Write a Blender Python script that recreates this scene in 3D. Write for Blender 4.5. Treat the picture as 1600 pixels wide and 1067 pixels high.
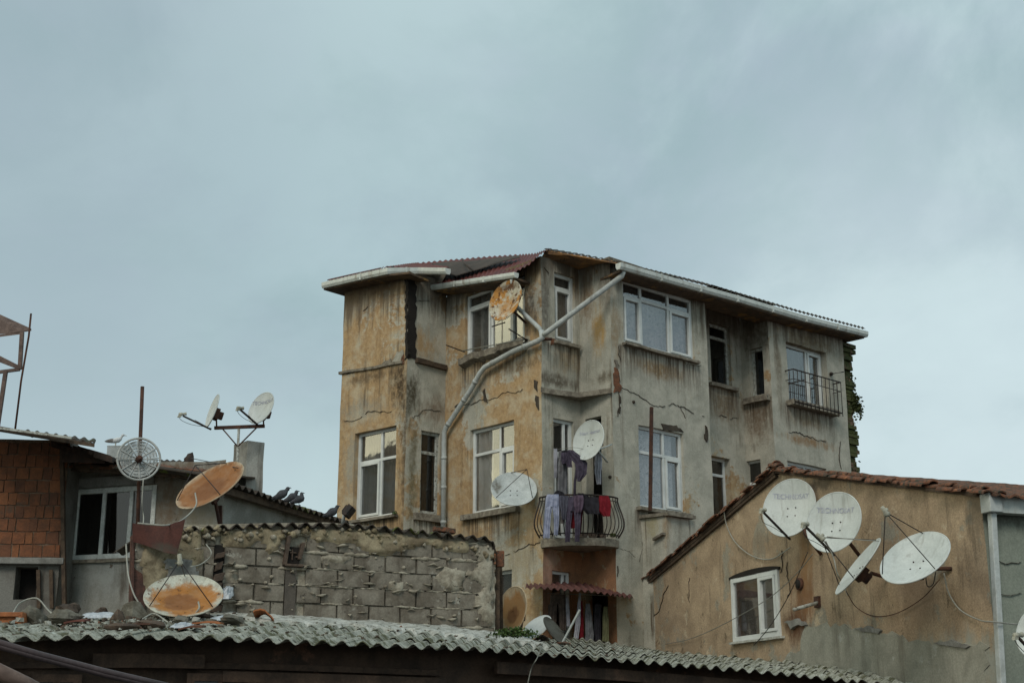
import bpy, math, random
from mathutils import Vector, noise
random.seed(7)
R = math.radians
SC = bpy.context.scene
for o in list(bpy.data.objects): bpy.data.objects.remove(o)
COL = SC.collection
# ---------------------------------------------------------------- camera
FPX, PITCH, EYE = 2157.0, R(16.0), 1.7
cd = bpy.data.cameras.new('camera'); cam = bpy.data.objects.new('camera', cd); COL.objects.link(cam)
cam.location = (0, 0, EYE); cam.rotation_euler = (R(90) + PITCH, 0, 0)
cd.sensor_width = 36; cd.lens = 36 * FPX / 1600; cd.clip_end = 3000; cd.clip_start = .1
SC.camera = cam
SC.view_settings.view_transform = 'Standard'; SC.view_settings.look = 'None'
SC.view_settings.exposure = 0.30; SC.view_settings.gamma = 1
# ---------------------------------------------------------------- world
W = bpy.data.worlds.new('World'); SC.world = W; W.use_nodes = True
class G:
    """small node-graph helper"""
    def __init__(s, tree): s.t = tree; tree.nodes.clear()
    def n(s, typ, ins=None, out=0, **at):
        nd = s.t.nodes.new(typ)
        for k, v in at.items(): setattr(nd, k, v)
        for k, v in (ins or {}).items(): s.set(nd, k, v)
        return nd.outputs[out] if out is not None and len(nd.outputs) else nd
    def set(s, nd, k, v):
        i = nd.inputs[k]
        if isinstance(v, bpy.types.NodeSocket): s.t.links.new(v, i)
        else:
            if i.type == 'RGBA' and len(v) == 3: v = (*v, 1)
            i.default_value = v
    def math(s, op, a, b=0.0, c=0.0, clamp=False):
        return s.n('ShaderNodeMath', {0: a, 1: b, 2: c}, operation=op, use_clamp=clamp)
    def vm(s, op, a, b=(0, 0, 0), out=0): return s.n('ShaderNodeVectorMath', {0: a, 1: b}, out, operation=op)
    def mix(s, f, a, b, bt='MIX'):
        nd = s.t.nodes.new('ShaderNodeMix'); nd.data_type = 'RGBA'; nd.blend_type = bt; nd.clamp_factor = True
        s.set(nd, 0, f); s.set(nd, 6, a); s.set(nd, 7, b); return nd.outputs[2]
    def noise(s, vec, scale, det=4, rough=.55, dist=0.0):
        return s.n('ShaderNodeTexNoise', {'Vector': vec, 'Scale': scale, 'Detail': det, 'Roughness': rough, 'Distortion': dist})
    def mr(s, v, a, b, c=0.0, d=1.0, smooth=True):
        return s.n('ShaderNodeMapRange', {'Value': v, 'From Min': a, 'From Max': b, 'To Min': c, 'To Max': d}, interpolation_type='SMOOTHSTEP' if smooth else 'LINEAR')
    def scalev(s, vec, sc): return s.n('ShaderNodeMapping', {'Vector': vec, 'Scale': sc})
SUN_EL, SUN_AZ = R(24), R(250)          # low soft light from the left, behind the camera's left shoulder
def build_world():
    g = G(W.node_tree)
    d = g.n('ShaderNodeTexCoord', None, 0)
    dn = g.vm('NORMALIZE', d)
    sky = g.n('ShaderNodeTexSky', sky_type='NISHITA', sun_disc=False, sun_elevation=SUN_EL, sun_rotation=SUN_AZ, dust_density=3.0)
    sky = g.mix(1.0, sky, (.08, .08, .08), 'MULTIPLY')
    st = g.n('ShaderNodeMapping', {'Vector': dn, 'Scale': (1, .6, 1.45), 'Rotation': (0, R(16), 0), 'Location': (.3, 0, .1)})
    a = g.noise(st, 3.0, 8, .58, .25)
    b = g.noise(g.vm('ADD', st, (4.1, 2.2, .7)), 7.5, 8, .6, .5)
    a = g.mr(a, .32, .68); b = g.mr(b, .33, .70)
    c = g.mix(a, (.30, .415, .44), (.515, .66, .675))
    c = g.mix(g.math('MULTIPLY', b, .42), c, (.385, .45, .535))
    sep = g.n('ShaderNodeSeparateXYZ', {0: dn}, None)
    # haze towards the horizon: paler, greener
    hz = g.mr(sep.outputs[2], .02, .30, 1, 0)
    c = g.mix(g.math('MULTIPLY', hz, .72), c, (.60, .70, .71))
    # darker bank on the left, lighter on the right
    lr = g.mr(sep.outputs[0], -.45, .15, 1, 0)
    c = g.mix(g.math('MULTIPLY', lr, .42), c, (.29, .39, .405))
    # thinner cloud to the right and overhead, a heavier bank high on the left
    for dv, r0, r1, col_, am in (((.27, .93, .27), .960, .999, (.60, .71, .73), .62), ((-.05, .86, .50), .965, .999, (.56, .70, .71), .50), ((-.36, .84, .44), .955, .998, (.30, .38, .43), .50), ((-.06, .91, .38), .975, .999, (.335, .45, .485), .45)):
        dd_ = g.n('ShaderNodeVectorMath', {0: dn, 1: tuple(Vector(dv).normalized())}, 1, operation='DOT_PRODUCT')
        c = g.mix(g.math('MULTIPLY', g.mr(g.math('ADD', dd_, g.math('MULTIPLY', g.math('SUBTRACT', a, .5), .03)), r0, r1), am), c, col_)
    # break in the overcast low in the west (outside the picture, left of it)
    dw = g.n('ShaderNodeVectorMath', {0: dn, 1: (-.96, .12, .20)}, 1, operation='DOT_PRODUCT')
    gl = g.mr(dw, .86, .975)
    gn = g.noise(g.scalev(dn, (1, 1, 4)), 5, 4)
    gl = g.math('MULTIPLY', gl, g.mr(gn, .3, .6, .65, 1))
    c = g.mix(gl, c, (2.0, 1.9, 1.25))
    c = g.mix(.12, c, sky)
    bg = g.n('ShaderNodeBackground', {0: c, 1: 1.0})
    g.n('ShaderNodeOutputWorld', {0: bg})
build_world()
sd = bpy.data.lights.new('sun', 'SUN'); sun = bpy.data.objects.new('sun', sd); COL.objects.link(sun)
sd.energy = 1.15; sd.angle = R(22); sd.color = (1, .93, .82)
sv = Vector((-.22, -.80, .66)).normalized()
sun.rotation_euler = sv.to_track_quat('Z', 'Y').to_euler()
# ---------------------------------------------------------------- geometry helpers
def ray(u, v):
    x = (u - 800) / FPX; y = -(v - 533.5) / FPX
    return Vector((x, math.cos(PITCH) - y * math.sin(PITCH), math.sin(PITCH) + y * math.cos(PITCH)))
def at(u, v, Y):
    r = ray(u, v); return Vector((0, 0, EYE)) + r * (Y / r.y)
def walk(P, d, u, v):
    r = ray(u, v); t = -(P[0] * r[1] - P[1] * r[0]) / (d[0] * r[1] - d[1] * r[0])
    return Vector((P[0] + t * d[0], P[1] + t * d[1]))
def n2(a): return Vector(a).normalized()
class Face:
    def __init__(s, P, Q):
        s.P = Vector(P[:2]); s.Q = Vector(Q[:2]); s.t = (s.Q - s.P).normalized(); s.L = (s.Q - s.P).length
        n = Vector((s.t.y, -s.t.x))
        if n.dot(s.P) > 0: n = -n
        s.n = n; s.n3 = Vector((n.x, n.y, 0)); s.t3 = Vector((s.t.x, s.t.y, 0))
    def p(s, a, z, d=0.0):
        w = s.P + s.t * a + s.n * d; return Vector((w.x, w.y, z))
    def px(s, u, v, d=0.0):
        W2 = walk(s.P + s.n * d, s.t, u, v); return (W2 - s.P - s.n * d).dot(s.t), at(u, v, W2.y).z
    def P3(s, u, v, d=0.0): a, z = s.px(u, v, d); return s.p(a, z, d)
    def rect(s, uL, uR, vT, vB, d=0.0):
        um, vm = (uL + uR) / 2, (vT + vB) / 2
        a, b = s.px(uL, vm, d)[0], s.px(uR, vm, d)[0]
        return min(a, b), max(a, b), s.px(um, vB, d)[1], s.px(um, vT, d)[1]
def dsp(p, k=.014):
    q = Vector((p.x * 1.7, p.y * 1.7, p.z * 1.7)); return p + noise.noise_vector(q) * k + noise.noise_vector(q * 4.1) * k * .35
LOC = {}
class MB:
    def __init__(s): s.v = []; s.f = []; s.m = []; s.sm = []
    def add(s, vs, fs, mi=0, smooth=False):
        b = len(s.v); s.v += [Vector(x) for x in vs]
        for f in fs: s.f.append([b + i for i in f]); s.m.append(mi); s.sm.append(smooth)
    def quad(s, a, b, c, d, mi=0): s.add([a, b, c, d], [(0, 1, 2, 3)], mi)
    def hexa(s, p, mi=0): s.add(p, [(0, 1, 2, 3), (7, 6, 5, 4), (0, 4, 5, 1), (1, 5, 6, 2), (2, 6, 7, 3), (3, 7, 4, 0)], mi)
    def obox(s, c, ax, ay, az, mi=0):     # half-extent vectors
        c = Vector(c); s.hexa([c - ax - ay - az, c + ax - ay - az, c + ax + ay - az, c - ax + ay - az,
                               c - ax - ay + az, c + ax - ay + az, c + ax + ay + az, c - ax + ay + az], mi)
    def fbox(s, F, a0, a1, z0, z1, d0, d1, mi=0):   # box on a facade
        s.hexa([F.p(a0, z0, d0), F.p(a1, z0, d0), F.p(a1, z0, d1), F.p(a0, z0, d1), F.p(a0, z1, d0), F.p(a1, z1, d0), F.p(a1, z1, d1), F.p(a0, z1, d1)], mi)
    def bar(s, a, b, w, h=None, mi=0, up=Vector((0, 0, 1))):
        a = Vector(a); b = Vector(b); h = h or w; d = (b - a).normalized()
        x = d.cross(up); x = x.normalized() if x.length > 1e-3 else Vector((1, 0, 0)); y = x.cross(d)
        s.obox((a + b) / 2, (b - a) / 2, x * w / 2, y * h / 2, mi)
    def tube(s, pts, r, n=8, mi=0, flat=1.0, cap=True):
        pts = [Vector(p) for p in pts]; rs = r if isinstance(r, (list, tuple)) else [r] * len(pts)
        vs = []; fs = []; px = None
        for i, p in enumerate(pts):
            d = (pts[min(i + 1, len(pts) - 1)] - pts[max(i - 1, 0)]).normalized()
            if px is None:
                px = d.cross(Vector((0, 0, 1)));
                if px.length < .1: px = Vector((1, 0, 0))
            px = (px - d * px.dot(d)).normalized(); py = d.cross(px)
            for k in range(n):
                t = 2 * math.pi * k / n; vs.append(p + px * math.cos(t) * rs[i] + py * math.sin(t) * rs[i] * flat)
        for i in range(len(pts) - 1):
            for k in range(n): fs.append((i * n + k, i * n + (k + 1) % n, (i + 1) * n + (k + 1) % n, (i + 1) * n + k))
        if cap: fs.append(tuple(range(n))[::-1]); fs.append(tuple((len(pts) - 1) * n + k for k in range(n)))
        s.add(vs, fs, mi, True)
    def grid(s, rows, mi=0, smooth=True, thick=0.0, tdir=None):
        nr, nc = len(rows), len(rows[0]); vs = [p for r in rows for p in r]
        fs = [(i * nc + j, i * nc + j + 1, (i + 1) * nc + j + 1, (i + 1) * nc + j) for i in range(nr - 1) for j in range(nc - 1)]
        if not thick: s.add(vs, fs, mi, smooth); return
        td = Vector(tdir or (0, 0, -1)) * thick; N = nr * nc
        vs2 = vs + [Vector(p) + td for p in vs]; fs2 = fs + [tuple(N + i for i in f[::-1]) for f in fs]
        s.add(vs2, fs2, mi, smooth)
        e = []
        for j in range(nc - 1): e += [(j, N + j, N + j + 1, j + 1), ((nr - 1) * nc + j + 1, N + (nr - 1) * nc + j + 1, N + (nr - 1) * nc + j, (nr - 1) * nc + j)]
        for i in range(nr - 1): e += [(i * nc, (i + 1) * nc, N + (i + 1) * nc, N + i * nc), (i * nc + nc - 1, N + i * nc + nc - 1, N + (i + 1) * nc + nc - 1, (i + 1) * nc + nc - 1)]
        s.add(vs2, e, mi, False)
    def wall(s, F, a0, a1, z0, z1, holes=(), depth=.18, mi=0, rmi=None, top=None, step=.28, k=.014, bot=None):
        xs = {round(a0, 4), round(a1, 4)}; zs = {round(z0, 4), round(z1, 4)}
        for h in holes: xs |= {round(h[0], 4), round(h[1], 4)}; zs |= {round(h[2], 4), round(h[3], 4)}
        def sub(S, lo, hi):
            S = sorted(x for x in S if lo - 1e-3 <= x <= hi + 1e-3); o = [S[0]]
            for q in S[1:]:
                p = o[-1]; m = max(1, int(round((q - p) / step)))
                o += [p + (q - p) * i / m for i in range(1, m + 1)]
            return o
        xs = sub(xs, a0, a1); zs = sub(zs, z0, z1); idx = {}
        V = []; Fc = []
        def vid(i, j):
            if (i, j) not in idx:
                z = zs[j]
                if top: z = min(z, top(xs[i]))
                if bot: z = max(z, bot(xs[i]))
                idx[(i, j)] = len(V); V.append(dsp(F.p(xs[i], z), k))
            return idx[(i, j)]
        def inh(i, j):
            x = (xs[i] + xs[i + 1]) / 2; z = (zs[j] + zs[j + 1]) / 2
            return any(h[0] < x < h[1] and h[2] < z < h[3] for h in holes)
        for i in range(len(xs) - 1):
            for j in range(len(zs) - 1):
                if top and zs[j] >= max(top(xs[i]), top(xs[i + 1])): continue
                if not inh(i, j): Fc.append((vid(i, j), vid(i + 1, j), vid(i + 1, j + 1), vid(i, j + 1)))
        s.add(V, Fc, mi)
        for h in holes:
            I = [i for i, x in enumerate(xs) if h[0] - 1e-3 <= x <= h[1] + 1e-3]; J = [j for j, z in enumerate(zs) if h[2] - 1e-3 <= z <= h[3] + 1e-3]
            loop = [(i, J[0]) for i in I] + [(I[-1], j) for j in J[1:]] + [(i, J[-1]) for i in I[-2::-1]] + [(I[0], j) for j in J[-2:0:-1]]
            o = [dsp(F.p(xs[i], zs[j]), k) for i, j in loop]; n = len(o)
            s.add(o + [p - F.n3 * depth for p in o], [(a, (a + 1) % n, n + (a + 1) % n, n + a) for a in range(n)], mi if rmi is None else rmi)
    def build(s, name, mats, parent=None, base=None, bevel=0, sub=0):
        me = bpy.data.meshes.new(name)
        if not isinstance(mats, (list, tuple)): mats = [mats]
        if parent is not None: org = LOC[parent.name]
        else:
            if base is None:
                xs = [p.x for p in s.v]; ys = [p.y for p in s.v]; zs = [p.z for p in s.v]
                base = ((min(xs) + max(xs)) / 2, (min(ys) + max(ys)) / 2, min(zs))
            org = Vector(base)
        me.from_pydata([tuple(p - org) for p in s.v], [], s.f)
        for m in mats: me.materials.append(m)
        me.polygons.foreach_set('material_index', s.m); me.polygons.foreach_set('use_smooth', s.sm); me.update()
        o = bpy.data.objects.new(name, me); COL.objects.link(o)
        if parent is not None: o.parent = parent
        else: o.location = org
        LOC[o.name] = org
        if bevel:
            b = o.modifiers.new('bevel', 'BEVEL'); b.width = bevel; b.segments = 2; b.limit_method = 'ANGLE'
        return o
def thing(name, label, cat, loc, group=None):
    o = bpy.data.objects.new(name, None); COL.objects.link(o); o.location = loc; o.empty_display_size = .2
    o['label'] = label; o['category'] = cat
    if group: o['group'] = group
    LOC[o.name] = Vector(loc); return o
def tag(o, label, cat, group=None):
    o['label'] = label; o['category'] = cat
    if group: o['group'] = group
    return o
def spline(pts, m=6):
    P = [Vector(p) for p in pts]; P = [P[0] * 2 - P[1]] + P + [P[-1] * 2 - P[-2]]; o = []
    for i in range(1, len(P) - 2):
        a, b, c, d = P[i - 1:i + 3]
        for k in range(m):
            t = k / m; o.append(.5 * ((2 * b) + (c - a) * t + (2 * a - 5 * b + 4 * c - d) * t * t + (3 * b - a - 3 * c + d) * t ** 3))
    o.append(P[-2]); return o
# ---------------------------------------------------------------- materials
def rgb(r, g, b):       # sRGB 0..255 -> linear
    f = lambda c: (c / 255 / 12.92) if c / 255 <= .04045 else ((c / 255 + .055) / 1.055) ** 2.4
    return (f(r), f(g), f(b))
def M(name, c1, c2=None, scale=4.0, streak=None, spots=None, bump=.3, bscale=30, rough=.85, metal=0.0, patch=None, blobs=(), fine=.25, spec=.3, dist=.012, hard=(.25, 1.25, .35, .7)):
    """weathered surface: two tones, vertical streaks, spots, patches; all in world metres"""
    m = bpy.data.materials.new(name); m.use_nodes = True; g = G(m.node_tree)
    pos = g.n('ShaderNodeNewGeometry', None, 0)
    c2 = c2 or tuple(x * .7 for x in c1)
    a = g.noise(pos, scale, 6, .62, .4); c = g.mix(g.mr(a, .34, .66), c1, c2)
    if patch:
        for pc, th, ps in patch:
            pn = g.noise(g.vm('ADD', pos, (ps * 7.3, 3.1, 5.7)), ps, 9, .68, .25); c = g.mix(g.mr(pn, th, th + .05), c, pc)
    fn = g.noise(pos, 45, 4, .7); c = g.mix(fine, c, g.mix(1.0, c, g.mix(g.mr(fn, .3, .7), (.35, .35, .35), (1.5, 1.5, 1.5)), 'MULTIPLY'))
    for bl in blobs:
        (cx, cy, cz), (rx, rz), bc, bs = bl
        v = g.vm('SUBTRACT', pos, (cx, cy, cz)); v = g.vm('MULTIPLY', v, (1 / rx, 1 / rx, 1 / rz)); ln = g.vm('LENGTH', v, out=1)
        nz = g.noise(g.scalev(pos, (4, 4, 1.4)), 1.6, 7, .7)
        ln = g.math('ADD', ln, g.mr(nz, .25, .75, -hard[3], hard[3], False)); n3 = g.noise(pos, 9, 6, .7)
        c = g.mix(g.math('MULTIPLY', g.mr(ln, hard[0], hard[1], bs, 0), g.mr(n3, .3, .62, hard[2], 1)), c, bc)
    if streak:
        sc, amt, ss = streak
        sn = g.noise(g.scalev(pos, (ss, ss, ss * .09)), 1.0, 6, .65, .2); big = g.noise(pos, .9, 4, .6)
        f = g.math('MULTIPLY', g.mr(sn, .50, .70), g.mr(big, .35, .6)); c = g.mix(g.math('MULTIPLY', f, amt), c, sc)
    if spots:
        sc, th, ss = spots
        sn = g.noise(pos, ss, 8, .75); c = g.mix(g.mr(sn, th, th + .04), c, sc)
    h = g.noise(pos, bscale, 6, .7); h2 = g.noise(pos, bscale * .16, 5, .6)
    hh = g.math('ADD', g.math('MULTIPLY', h, .35), h2)
    bp = g.n('ShaderNodeBump', {'Strength': bump, 'Distance': dist, 'Height': hh})
    b = g.n('ShaderNodeBsdfPrincipled', {'Base Color': c, 'Roughness': rough, 'Metallic': metal, 'Normal': bp, 'Specular IOR Level': spec})
    g.n('ShaderNodeOutputMaterial', {0: b}); return m
OCH = (.40, .27, .115); OCH2 = (.30, .185, .08); GRY = (.31, .305, .26); GRYB = (.285, .30, .265); BRN = (.115, .08, .05); DRK = (.035, .028, .022); MOSS = (.05, .055, .02)
TAN = (.42, .315, .21); ORG = (.46, .19, .07)
m_dark = M('dark_gap', (.02, .016, .013), bump=.2)
m_crack = M('crack', (.075, .058, .042), (.04, .032, .024), bump=.2)
m_brickred = M('exposed_brick', (.22, .085, .04), (.10, .05, .03), 12, bump=.8)
m_pvc = M('white_window_plastic', (.66, .68, .66), (.55, .57, .55), 3, rough=.4, bump=.04, fine=.08)
m_pvc2 = M('dirty_window_plastic', (.50, .51, .47), (.32, .31, .27), 9, spots=(BRN, .62, 22), rough=.5, bump=.1)
m_oldwood = M('old_painted_wood', (.48, .50, .46), (.28, .27, .23), 14, spots=((.08, .06, .045), .55, 18), rough=.8, bump=.6)
m_wood = M('weathered_wood', (.10, .068, .045), (.05, .035, .025), 9, bump=.8, rough=.9)
m_sill = M('sill_stone', (.27, .24, .19), (.13, .11, .085), 9, spots=(DRK, .6, 11), bump=.8)
m_gut = M('gutter_plastic', (.58, .61, .58), (.48, .51, .48), 5, streak=((.2, .15, .1), .7, 9), rough=.45, bump=.06, fine=.1)
m_pipe = M('pipe_plastic', (.47, .50, .49), (.37, .39, .37), 6, streak=((.14, .12, .1), .5, 9), rough=.5, bump=.06, fine=.12)
m_redroof = M('red_roof_sheet', (.15, .036, .028), (.085, .026, .022), 6, spots=((.05, .04, .035), .6, 8), rough=.6, bump=.3)
m_moldroof = M('mossy_roof_sheet', (.06, .045, .035), (.035, .03, .024), 7, patch=[((.09, .11, .02), .58, 2.5)], rough=.9, bump=.5)
m_iron = M('black_iron', (.022, .02, .02), (.05, .033, .025), 12, rough=.6, metal=.3, bump=.2)
m_rustiron = M('rusty_iron', (.10, .045, .028), (.045, .025, .02), 9, rough=.85, bump=.5)
m_steel = M('brown_painted_steel', (.16, .11, .09), (.09, .06, .05), 9, rough=.7, bump=.2)
m_tile = M('terracotta_tile', (.21, .085, .045), (.085, .05, .035), 9, spots=((.05, .045, .032), .53, 13), patch=[((.29, .13, .065), .60, 6)], rough=.9, bump=.8)
m_con = M('raw_concrete', (.26, .255, .235), (.16, .155, .14), 4, streak=((.06, .05, .045), .7, 6), bump=.8, rough=.95)
m_cable_w = M('white_cable', (.36, .355, .31), rough=.6, bump=0)
m_cable_d = M('dark_cable', (.03, .026, .026), rough=.5, bump=0)
m_cable_g = M('grey_cable', (.22, .22, .19), rough=.6, bump=0)
def cloth(name, c, c2=None): return M(name, c, c2 or tuple(x * .6 for x in c), 12, rough=.95, bump=.4, bscale=60, fine=.12, spec=.1)
m_lace = M('lace_curtain', (.74, .76, .80), (.52, .55, .60), 7, rough=.95, bump=.2, spots=((.30, .33, .37), .55, 16))
m_curt = M('pale_curtain', (.82, .82, .78), (.66, .66, .62), 3, rough=.95, bump=.1, fine=.1)
m_curtg = M('grey_curtain', (.22, .205, .185), (.14, .13, .12), 3, rough=.95, bump=.1, fine=.1)
m_curtf = M('flowered_curtain', (.34, .36, .33), (.26, .28, .26), 5, spots=((.30, .12, .09), .60, 9), rough=.95, bump=.1)
def glass(name, tint=.75, ior=1.9):
    m = bpy.data.materials.new(name); m.use_nodes = True; g = G(m.node_tree)
    pos = g.n('ShaderNodeNewGeometry', None, 0)
    bp = g.n('ShaderNodeBump', {'Strength': .05, 'Distance': .02, 'Height': g.noise(pos, 3, 2)})
    fc = g.n('ShaderNodeLayerWeight', {'Blend': .5}, 1)
    fr = g.math('ADD', g.math('MULTIPLY', g.math('POWER', fc, 3.0), .7), (ior - 1) * .12)
    gl = g.n('ShaderNodeBsdfGlossy', {'Color': (1, 1, 1), 'Roughness': .03, 'Normal': bp})
    tr = g.n('ShaderNodeBsdfTransparent', {'Color': (tint, tint, tint)})
    dd = g.n('ShaderNodeBsdfDiffuse', {'Color': (.10, .095, .085) if tint > .6 else (.04, .036, .03)})
    bs = g.n('ShaderNodeMixShader', {0: .16, 1: tr, 2: dd})
    g.n('ShaderNodeOutputMaterial', {0: g.n('ShaderNodeMixShader', {0: fr, 1: bs, 2: gl})}); return m
m_glass = glass('window_glass', .88); m_glassd = glass('dusty_glass', .45, 1.5)
def plaster(name, ochre, blobs=(), st=.65, moss=0.0, extra=(), runs=(), eave=None):
    """ochre 0..1: how much paint is left over the grey render; layered paint loss, runs, mould and chips"""
    m = bpy.data.materials.new(name); m.use_nodes = True; g = G(m.node_tree)
    pos = g.n('ShaderNodeNewGeometry', None, 0); off = g.vm('ADD', pos, (ochre * 9.1, 2.7, len(blobs) * .31))
    big = g.noise(off, .75, 7, .62, .5); mid = g.noise(off, 2.6, 8, .66, .3); fin = g.noise(pos, 11, 7, .7); vf = g.noise(pos, 60, 3, .7)
    grey = g.mix(g.mr(mid, .35, .65), (.455, .43, .36), (.335, .325, .27)); pale = (.52, .49, .40)
    och = g.mix(g.mr(fin, .3, .7), (.45, .315, .17), (.315, .205, .11)); och = g.mix(g.mr(mid, .44, .66), och, (.47, .39, .27))
    t = .70 - .36 * ochre; f = g.math('ADD', big, g.math('MULTIPLY', g.math('SUBTRACT', fin, .5), .28))
    lay = g.mr(f, t, t + .07); c = g.mix(lay, grey, och)
    edge = g.math('MULTIPLY', g.mr(f, t - .05, t), g.mr(f, t + .02, t + .06, 1, 0)); c = g.mix(g.math('MULTIPLY', edge, .35), c, pale)
    c = g.mix(g.mr(mid, .62, .72, 0, .5), c, pale)
    for bl in blobs:
        (cx, cy, cz), (rx, rz), bc, bs = bl
        v = g.vm('SUBTRACT', pos, (cx, cy, cz)); v = g.vm('MULTIPLY', v, (1 / rx, 1 / rx, 1 / rz)); ln = g.vm('LENGTH', v, out=1)
        nz = g.noise(g.scalev(pos, (4, 4, 1.2)), 1.6, 8, .72); ln = g.math('ADD', ln, g.mr(nz, .25, .75, -.75, .75, False))
        c = g.mix(g.math('MULTIPLY', g.mr(ln, .2, 1.3, bs, 0), g.mr(fin, .3, .6, .4, 1)), c, bc)
    # long rain runs, of two widths, and blotchy mould
    s1 = g.noise(g.scalev(off, (7, 7, .42)), 1.0, 7, .68, .15); s2 = g.noise(g.scalev(pos, (24, 24, 1.1)), 1.0, 5, .6); reg = g.noise(off, 1.1, 4, .6)
    f1 = g.math('MULTIPLY', g.mr(s1, .50, .72), g.mr(reg, .44, .62)); c = g.mix(g.math('MULTIPLY', f1, min(1, st * 1.25)), c, (.095, .07, .045))
    f2 = g.math('MULTIPLY', g.mr(s2, .55, .75), g.mr(mid, .48, .62)); c = g.mix(g.math('MULTIPLY', f2, .32 * st), c, (.09, .07, .05))
    f3 = g.math('MULTIPLY', g.mr(s1, .28, .42, 1, 0), g.mr(big, .4, .6)); c = g.mix(g.math('MULTIPLY', f3, .35), c, pale)
    for (cx, cy, cz), rx, rz, amt in runs:      # dirt washed down from sills
        v = g.vm('MULTIPLY', g.vm('SUBTRACT', pos, (cx, cy, cz)), (1 / rx, 1 / rx, 1 / rz)); sp = g.n('ShaderNodeSeparateXYZ', {0: v}, None)
        hx = g.math('SQRT', g.math('ADD', g.math('POWER', sp.outputs[0], 2.0), g.math('POWER', sp.outputs[1], 2.0)))
        below = g.math('MULTIPLY', g.mr(sp.outputs[2], -1.0, -.05), g.mr(sp.outputs[2], .0, .06, 1, 0)); f = g.math('MULTIPLY', below, g.mr(hx, .8, 1.1, 1, 0))
        f = g.math('MULTIPLY', f, g.math('ADD', g.mr(s2, .42, .62, .0, .75), g.mr(s1, .4, .62, 0, .6))); c = g.mix(g.math('MULTIPLY', f, amt), c, (.085, .062, .042))
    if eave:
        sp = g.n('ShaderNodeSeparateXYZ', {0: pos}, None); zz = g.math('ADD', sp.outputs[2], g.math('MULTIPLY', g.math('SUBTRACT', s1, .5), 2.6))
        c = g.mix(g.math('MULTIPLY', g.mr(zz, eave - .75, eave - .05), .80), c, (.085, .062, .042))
    mo = g.mr(g.noise(off, 3.4, 9, .75, .4), .60, .70); c = g.mix(g.math('MULTIPLY', mo, .38), c, (.13, .10, .06))
    ch = g.mr(g.noise(pos, 6.5, 9, .8), .685, .70); c = g.mix(g.math('MULTIPLY', ch, .75), c, (.085, .07, .05))
    c = g.mix(.30, c, g.mix(1.0, c, g.mix(g.mr(vf, .3, .7), (.45, .45, .45), (1.45, 1.45, 1.45)), 'MULTIPLY'))
    hh = g.math('ADD', g.math('MULTIPLY', lay, .35), g.math('ADD', g.math('MULTIPLY', fin, .8), g.math('MULTIPLY', vf, .22))); hh = g.math('SUBTRACT', hh, g.math('MULTIPLY', ch, .6))
    bp = g.n('ShaderNodeBump', {'Strength': .7, 'Distance': .018, 'Height': hh})
    g.n('ShaderNodeOutputMaterial', {0: g.n('ShaderNodeBsdfPrincipled', {'Base Color': c, 'Roughness': .92, 'Normal': bp, 'Specular IOR Level': .2})}); return m
# ---------------------------------------------------------------- layout in plan
RD, LD, AD, WD, KD = n2((2500, 2243)), n2((-1950, 2243)), n2((-2450, 2243)), n2((-750, 2243)), n2((5000, 2243))
c0 = at(847, 700, 24.0).xy; bc = walk(c0, LD, 695, 700); ab = walk(bc, RD, 633, 700); a0 = walk(ab, AD, 530, 700)
de = walk(c0, RD, 907, 600); f0 = walk(de, -LD, 957, 640); f1 = walk(f0, RD, 1107, 600); i0 = walk(f0, RD, 1205, 600); i1 = walk(f0, RD, 1321, 600)
gh = walk(i0, LD, 1160, 600)
# G runs parallel to F, set back by the length of H; its left end is where the return behind F meets it
setback = (gh - i0).length; g0 = f1 + LD * setback
FA, FB, FC, FD, FE, FF, FG, FH, FI = Face(a0, ab), Face(ab, bc), Face(bc, c0), Face(c0, de), Face(de, f0), Face(f0, f1), Face(g0, gh), Face(gh, i0), Face(i0, i1)
FR = Face(f1, g0)
w0 = walk(at(1183, 950, 20.8).xy, WD, 1000, 950); w1 = walk(w0, WD, 1545, 900); FW = Face(w0, w1)
ZT = 10.22        # top of the main walls
# ---------------------------------------------------------------- ground
gm = MB(); gm.quad((-900, -300, 0), (900, -300, 0), (900, 1800, 0), (-900, 1800, 0))
go = gm.build('ground', M('ground_asphalt', (.06, .058, .055), (.045, .043, .04), 1.2, bump=.3), base=(0, 0, 0)); go['kind'] = 'structure'
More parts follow.
